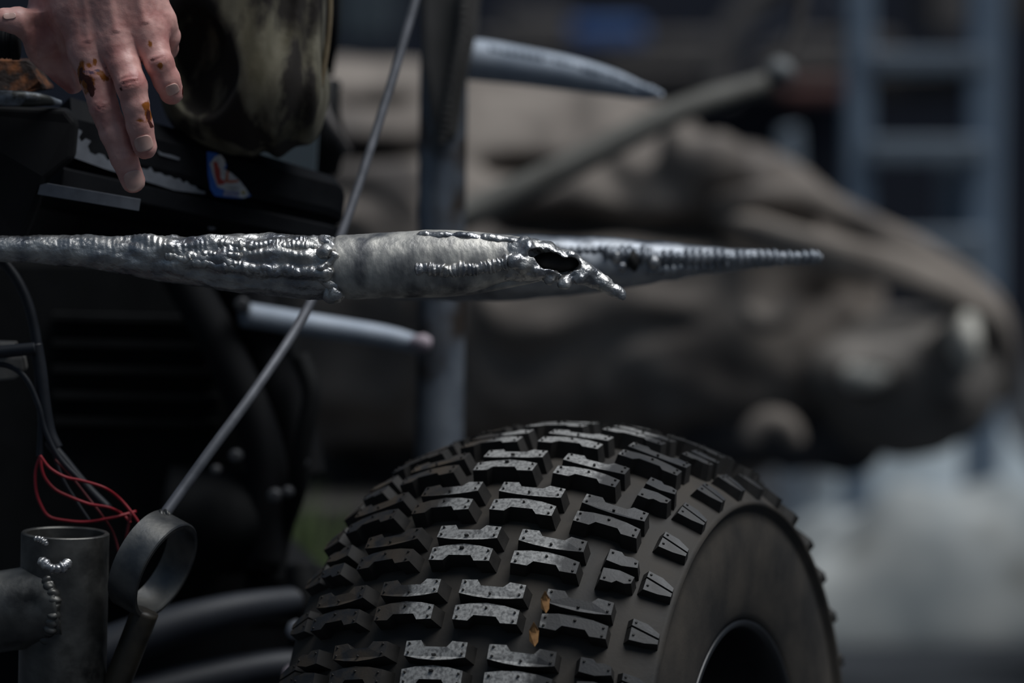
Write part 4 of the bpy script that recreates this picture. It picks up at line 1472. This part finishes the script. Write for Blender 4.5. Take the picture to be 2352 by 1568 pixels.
def HP(x, y, z):
    return P(x, y, HD + z)


FING = {
    'index': [(203, 118, .004, 42), (222, 180, -.001, 39), (238, 245, -.003, 33.5), (262, 305, .000, 33), (284, 360, .004, 31), (305, 415, .008, 28)],
    'middle': [(268, 100, -.002, 42), (285, 150, -.010, 37), (302, 197, -.016, 36), (312, 243, -.015, 31), (321, 288, -.011, 30.5), (333, 338, -.006, 27.5)],
    'ring': [(340, 78, .000, 42), (353, 115, -.004, 36), (366, 145, -.008, 33), (383, 185, -.004, 31), (394, 212, .002, 28.5)],
    'pinky': [(372, 50, .010, 33), (386, 84, .018, 28), (384, 112, .034, 25), (370, 118, .048, 23)],
}
THUMB = [(140, 10, .016, 48), (100, 84, .016, 46), (72, 60, .008, 36), (42, 48, .000, 30), (10, 45, -.003, 27)]
PALM = [((150, -190, .0, 52), (203, 118, .004, 42)), ((210, -190, -.006, 54), (268, 100, -.002, 43)), ((265, -190, -.004, 52), (335, 75, .000, 42)), ((300, -190, .004, 46), (362, 52, .008, 36))]
PALM2 = [((160, -20, .018, 46), (190, 120, .018, 36)), ((240, -40, .016, 46), (260, 80, .016, 36)), ((110, -90, .010, 46), (150, 20, .010, 46))]
THEN = [((112, -40, .022, 48), (116, 110, .030, 46)), ((116, 110, .030, 48), (168, 192, .034, 24)), ((108, 60, .028, 50), (158, 150, .036, 40))]
FORE = [((215, -180, .0, 74), (240, -520, .02, 100))]


def chain(p, c, k=.0022):
    d = None
    for a_, b_ in zip(c[:-1], c[1:]):
        e = rcone(p, HP(*a_[:3]), HP(*b_[:3]), px(HD, a_[3]), px(HD, b_[3]))
        d = e if d is None else smin(d, e, k)
    return d


def hand_sdf(p):
    p = p.astype(np.float32)
    palm = None
    for a_, b_ in PALM + PALM2:
        e = rcone(p, HP(*a_[:3]), HP(*b_[:3]), px(HD, a_[3]), px(HD, b_[3]))
        palm = e if palm is None else smin(palm, e, .012)
    for a_, b_ in FORE:
        palm = smin(palm, rcone(p, HP(*a_[:3]), HP(*b_[:3]), px(HD, a_[3]), px(HD, b_[3])), .02)
    then = chain(p, THUMB, .004)
    for a_, b_ in THEN:
        then = smin(then, rcone(p, HP(*a_[:3]), HP(*b_[:3]), px(HD, a_[3]), px(HD, b_[3])), .010)
    out = smin(palm, then, .0030)
    fs = [smin(palm, chain(p, FING[k]), .007) for k in FING]
    for f in fs:
        out = np.minimum(out, f)
    return out


lo = np.min([P(-60, 470, 2.80), P(-60, -300, 2.80), P(-60, 470, 2.97), P(-60, -300, 2.97)], 0)
hi = np.max([P(440, -300, 2.97), P(440, 470, 2.97)], 0)
V, F = nets(hand_sdf, [lo[0], 2.80, lo[2]], [hi[0], 2.965, hi[2] - .0], 0.00125)
V = V.astype(np.float32)
for _ in range(3):                                      # settle the vertices onto the surface
    g = grad(hand_sdf, V)
    V = V - g * np.clip(hand_sdf(V), -.0008, .0008)[:, None] * .8
N = grad(hand_sdf, V)
front = np.clip(-(N @ FW.astype(np.float32)) * 1.6, 0, 1)
disp = np.zeros(len(V), np.float32)
red = np.zeros(len(V), np.float32)


def wrinkle(x, y, z, tx, ty, amp, sig, lines, wid, redn=.5):
    """skin folds across a finger joint: (x, y, z) on the centre line, (tx, ty) along the finger in frame px"""
    global disp, red
    c = HP(x, y, z)
    t = (HP(x + tx, y + ty, z) - c)
    t /= np.linalg.norm(t)
    q = V - c.astype(np.float32)
    s = q @ t.astype(np.float32)
    l_ = q - s[:, None] * t.astype(np.float32)
    side_ = l_ @ np.cross(t, FW).astype(np.float32)
    near_ = np.exp(-(np.linalg.norm(q, axis=1) / (sig * 3.2)) ** 4)
    s2 = s + 0.0016 * (side_ / wid) ** 2 * np.sign(s) + .0005 * vnoise(V, 260, 3)
    for (o_, w_, a_) in lines:
        disp += -amp * a_ * np.exp(-((s2 - o_) / w_) ** 2) * np.exp(-(side_ / wid) ** 4) * front * near_
    amp = amp * 1.25
    disp += amp * .8 * np.exp(-(s / sig) ** 2) * np.exp(-(side_ / wid) ** 4) * front * near_
    red += redn * np.exp(-(s / (sig * 1.1)) ** 2) * np.exp(-(side_ / (wid * 1.1)) ** 4) * front * near_


L3 = [(-.0030, .0007, .8), (-.0012, .0006, .9), (.0008, .0008, 1.2), (.0027, .0006, .7)]
wrinkle(238, 247, -.003, 20, 60, .0012, .0050, L3, .0080, .7)
wrinkle(284, 358, .004, 20, 60, .0014, .0040, [(-.0016, .0008, 1.1), (.0012, .0007, .8)], .0075, .5)
wrinkle(300, 190, -.016, 12, 50, .0014, .0055, [(-.003, .0008, .5), (.0005, .0012, 1.3), (.0032, .0007, .6)], .0085, .9)
wrinkle(320, 284, -.011, 12, 50, .0007, .0040, [(-.0016, .0006, .9), (.0004, .0006, .8), (.0022, .0006, .8)], .0075, .4)
wrinkle(365, 139, -.008, 20, 40, .0012, .0045, [(-.0004, .0011, 1.3), (.0026, .0007, .6)], .0080, .9)
# knuckle heads and tendons under the skin of the back of the hand
for (x, y) in ((205, 105), (268, 82), (335, 62)):
    q = np.linalg.norm((V - HP(x, y, -.012).astype(np.float32)) * np.array([1, .6, .8], np.float32), axis=1)
    disp += .0011 * np.exp(-(q / .008) ** 2) * front
    red += .22 * np.exp(-(q / .010) ** 2) * front
for (x0, y0, x1, y1) in ((180, -120, 205, 95), (232, -120, 268, 75), (285, -120, 335, 55)):
    a_, b_ = HP(x0, y0, -.014), HP(x1, y1, -.012)
    t = (b_ - a_) / np.linalg.norm(b_ - a_)
    q = V - a_.astype(np.float32)
    s = q @ t.astype(np.float32)
    dd = np.abs(q @ np.cross(t, FW).astype(np.float32))
    disp += .0010 * np.exp(-(dd / .0030) ** 2) * ((s > 0) & (s < np.linalg.norm(b_ - a_))) * front
disp += .00022 * fbm(V, 300, 2, 7)
# the ball of the thumb sits behind the edge of the palm, with a crease between them
crease = np.array([HP(112, 40, 0), HP(132, 78, 0), HP(146, 120, 0), HP(154, 165, 0), HP(166, 215, 0)])
cx_, cz_ = crease @ RT, crease @ UP
vx_, vz_ = V @ RT.astype(np.float32), V @ UP.astype(np.float32)
sd_ = vx_ - np.interp(-vz_, -cz_, cx_)
on_ = np.clip((cz_[0] + .004 - vz_) / .010, 0, 1) * np.clip((vz_ - cz_[-1] + .012) / .006, 0, 1)
back_ = np.clip(-sd_ / .0055 + .2, 0, 1) * on_ * np.clip((vx_ - float(HP(58, 0, 0)[0])) / .007, 0, 1)
disp -= .0030 * np.exp(-(sd_ / .0020) ** 2) * on_ * front
V2 = V + N * disp[:, None] + (FW * .012).astype(np.float32) * (back_ * front)[:, None]
person = mob('person', V2, F, M['skin'], origin=HP(215, -180, .0))
tag(person, 'person leaning in: bare hand with rusty stained fingers, camouflage clothing', 'person')


def nearest_surface(x, y):
    """first hit of the sight line of a frame point with the hand"""
    r_ = P(x, y, 1.0) - C0
    t = 2.80
    for _ in range(60):
        s = float(hand_sdf((C0 + r_ * t)[None])[0])
        t = min(t + s * .8, 2.93)
        if abs(s) < 5e-5:
            break
    return C0 + r_ * t


def blot(specs):
    a_ = np.zeros(len(V), np.float32)
    for (x, y, sx_, sy_, rot, amp) in specs:
        c = nearest_surface(x, y)
        q = V - c.astype(np.float32)
        u = q @ RT.astype(np.float32)
        v = -(q @ UP.astype(np.float32))
        cr, sr_ = math.cos(R(rot)), math.sin(R(rot))
        uu, vv = u * cr + v * sr_, -u * sr_ + v * cr
        e = (uu / px(HD, sx_)) ** 2 + (vv / px(HD, sy_)) ** 2 + ((q @ FW.astype(np.float32)) / .012) ** 2
        a_ = np.maximum(a_, amp * np.exp(-e))
    return a_


def put(name, arr):
    at = person.data.attributes.new(name, 'FLOAT', 'POINT')
    at.data.foreach_set('value', np.ascontiguousarray(arr, np.float32))


red += blot([(110, 20, 60, 50, 0, .42), (345, 12, 40, 50, 0, .42), (160, 15, 60, 30, 0, .38), (210, 75, 30, 30, 0, .3), (395, 235, 26, 16, 0, .6), (335, 358, 26, 16, 0, .6), (305, 60, 30, 40, 0, .25), (260, 120, 20, 30, 0, .2)])
put('redness', red)
put('iodine', 1.15 * blot([(186, 168, 10, 28, 10, .80), (202, 192, 20, 24, 0, .74), (230, 170, 18, 10, 20, .60), (238, 176, 9, 9, 0, .62), (217, 142, 6, 12, 0, .6), (246, 180, 5, 8, 0, .55), (336, 244, 9, 13, 0, .85), (340, 262, 9, 20, 0, .75), (345, 100, 7, 9, 0, .55), (368, 150, 9, 9, 0, .55),
                    (322, 276, 14, 7, 0, .45), (205, 150, 18, 8, 20, .4)]))
put('scab', 1.15 * blot([(208, 200, 10, 25, -12, .82), (186, 172, 8, 20, 0, .74), (200, 180, 18, 10, 20, .66), (340, 264, 6, 20, -8, .7), (346, 285, 5, 12, -30, .75), (350, 137, 8, 6, -30, .55), (280, 205, 8, 8, 0, .45)]))
put('bruise', 1.15 * blot([(206, 166, 18, 7, 10, .62), (222, 162, 8, 6, 0, .6)]))


def nail(x, y, tx, ty, w_, l_, name='fingernail', grow=.0):
    """curved nail plate laid on the finger: centre (x, y), tip direction (tx, ty), width and length in px"""
    n_ = math.hypot(tx, ty)
    tx, ty = tx / n_, ty / n_
    sxn, syn = -ty, tx
    nu, nv_ = 13, 13
    top = []
    for j in range(nv_):
        for i in range(nu):
            u = (i / (nu - 1) - .5) * 2
            v = (j / (nv_ - 1) - .5) * 2
            m = max(abs(u), abs(v))
            e = (abs(u) ** 3.2 + abs(v) ** 3.2) ** (1 / 3.2)
            if e > 1e-6:
                u, v = u * m / e, v * m / e
            X = x + sxn * u * w_ / 2 + tx * v * l_ / 2
            Y = y + syn * u * w_ / 2 + ty * v * l_ / 2
            h_ = nearest_surface(X, Y)
            nn = grad(hand_sdf, h_[None])[0]
            top.append(h_ + nn * (.0005 + grow * max(v, 0)))
    top = np.array(top)
    bot = top + FW * .0011
    n = nu * nv_
    F = []
    for j in range(nv_ - 1):
        for i in range(nu - 1):
            k = j * nu + i
            F.append((k, k + 1, k + nu + 1, k + nu))
            F.append((n + k, n + k + nu, n + k + nu + 1, n + k + 1))
    rim_ = [i for i in range(nu)] + [j * nu + nu - 1 for j in range(1, nv_)] + [(nv_ - 1) * nu + i for i in range(nu - 2, -1, -1)] + [j * nu for j in range(nv_ - 2, 0, -1)]
    for a_, b_ in zip(rim_, rim_[1:] + rim_[:1]):
        F.append((a_, n + a_, n + b_, b_))
    ob = mob(name, np.vstack([top, bot]), F, M['nail'], person)
    recalc(ob)
    return ob


nail(308, 414, 20, 55, 42, 46)
nail(330, 329, 13, 46, 40, 36)
nail(395, 205, 12, 30, 31, 24)
nail(22, 37, -30, 3, 14, 30, grow=.0006)

# ------------------------------------------------------------------ camouflage cloth (knee of the same person)
def cloth_sdf(p):
    p = p.astype(np.float32)
    d = rcone(p, P(600, -260, 3.10), P(592, 190, 3.06), px(3.06, 170), px(3.06, 152))
    d = smin(d, rcone(p, P(470, -200, 3.09), P(500, 180, 3.08), px(3.06, 120), px(3.06, 125)), .03)
    d = smin(d, rcone(p, P(500, 200, 3.08), P(640, 225, 3.08), px(3.06, 115), px(3.06, 110)), .03)
    x_ = p[..., 0]
    z_ = p[..., 2]
    fold = np.sin(x_ * 190 + 5.5 * vnoise(p * np.array([1, .4, .35], np.float32), 22, 3)) * np.clip((x_ - P(520, 0, 3.06)[0]) * 22, 0, 1)
    d = d + .0034 * fold + .004 * vnoise(p * np.array([1.2, 1, .5], np.float32), 34, 8)
    # open cuff seen as a dark hollow on the left
    k = ellip(p, P(440, 130, 2.985), (px(3.06, 92), .090, px(3.06, 150))) + .006 * vnoise(p, 30, 12)
    return -smin(-d, k, .006)


lo = [P(330, 0, 3.1)[0], 2.96, P(0, 390, 3.05)[2]]
hi = [P(800, 0, 3.1)[0], 3.16, P(0, -260, 3.05)[2]]
V, F = nets(cloth_sdf, lo, hi, .0028)
sl = mob('camouflage_trouser_knee', V, F, M['camo'], person)
tag(sl, 'olive and brown camouflage cloth bent at the knee')
tube('trouser_seam', [P(758, -60, 3.05), P(757, 40, 3.05), P(748, 130, 3.05), P(735, 200, 3.05)], px(3.05, 7), mat('tan_seam', (.16, .12, .07), (.22, .17, .1), 60, .9), person, n=30, seg=8)
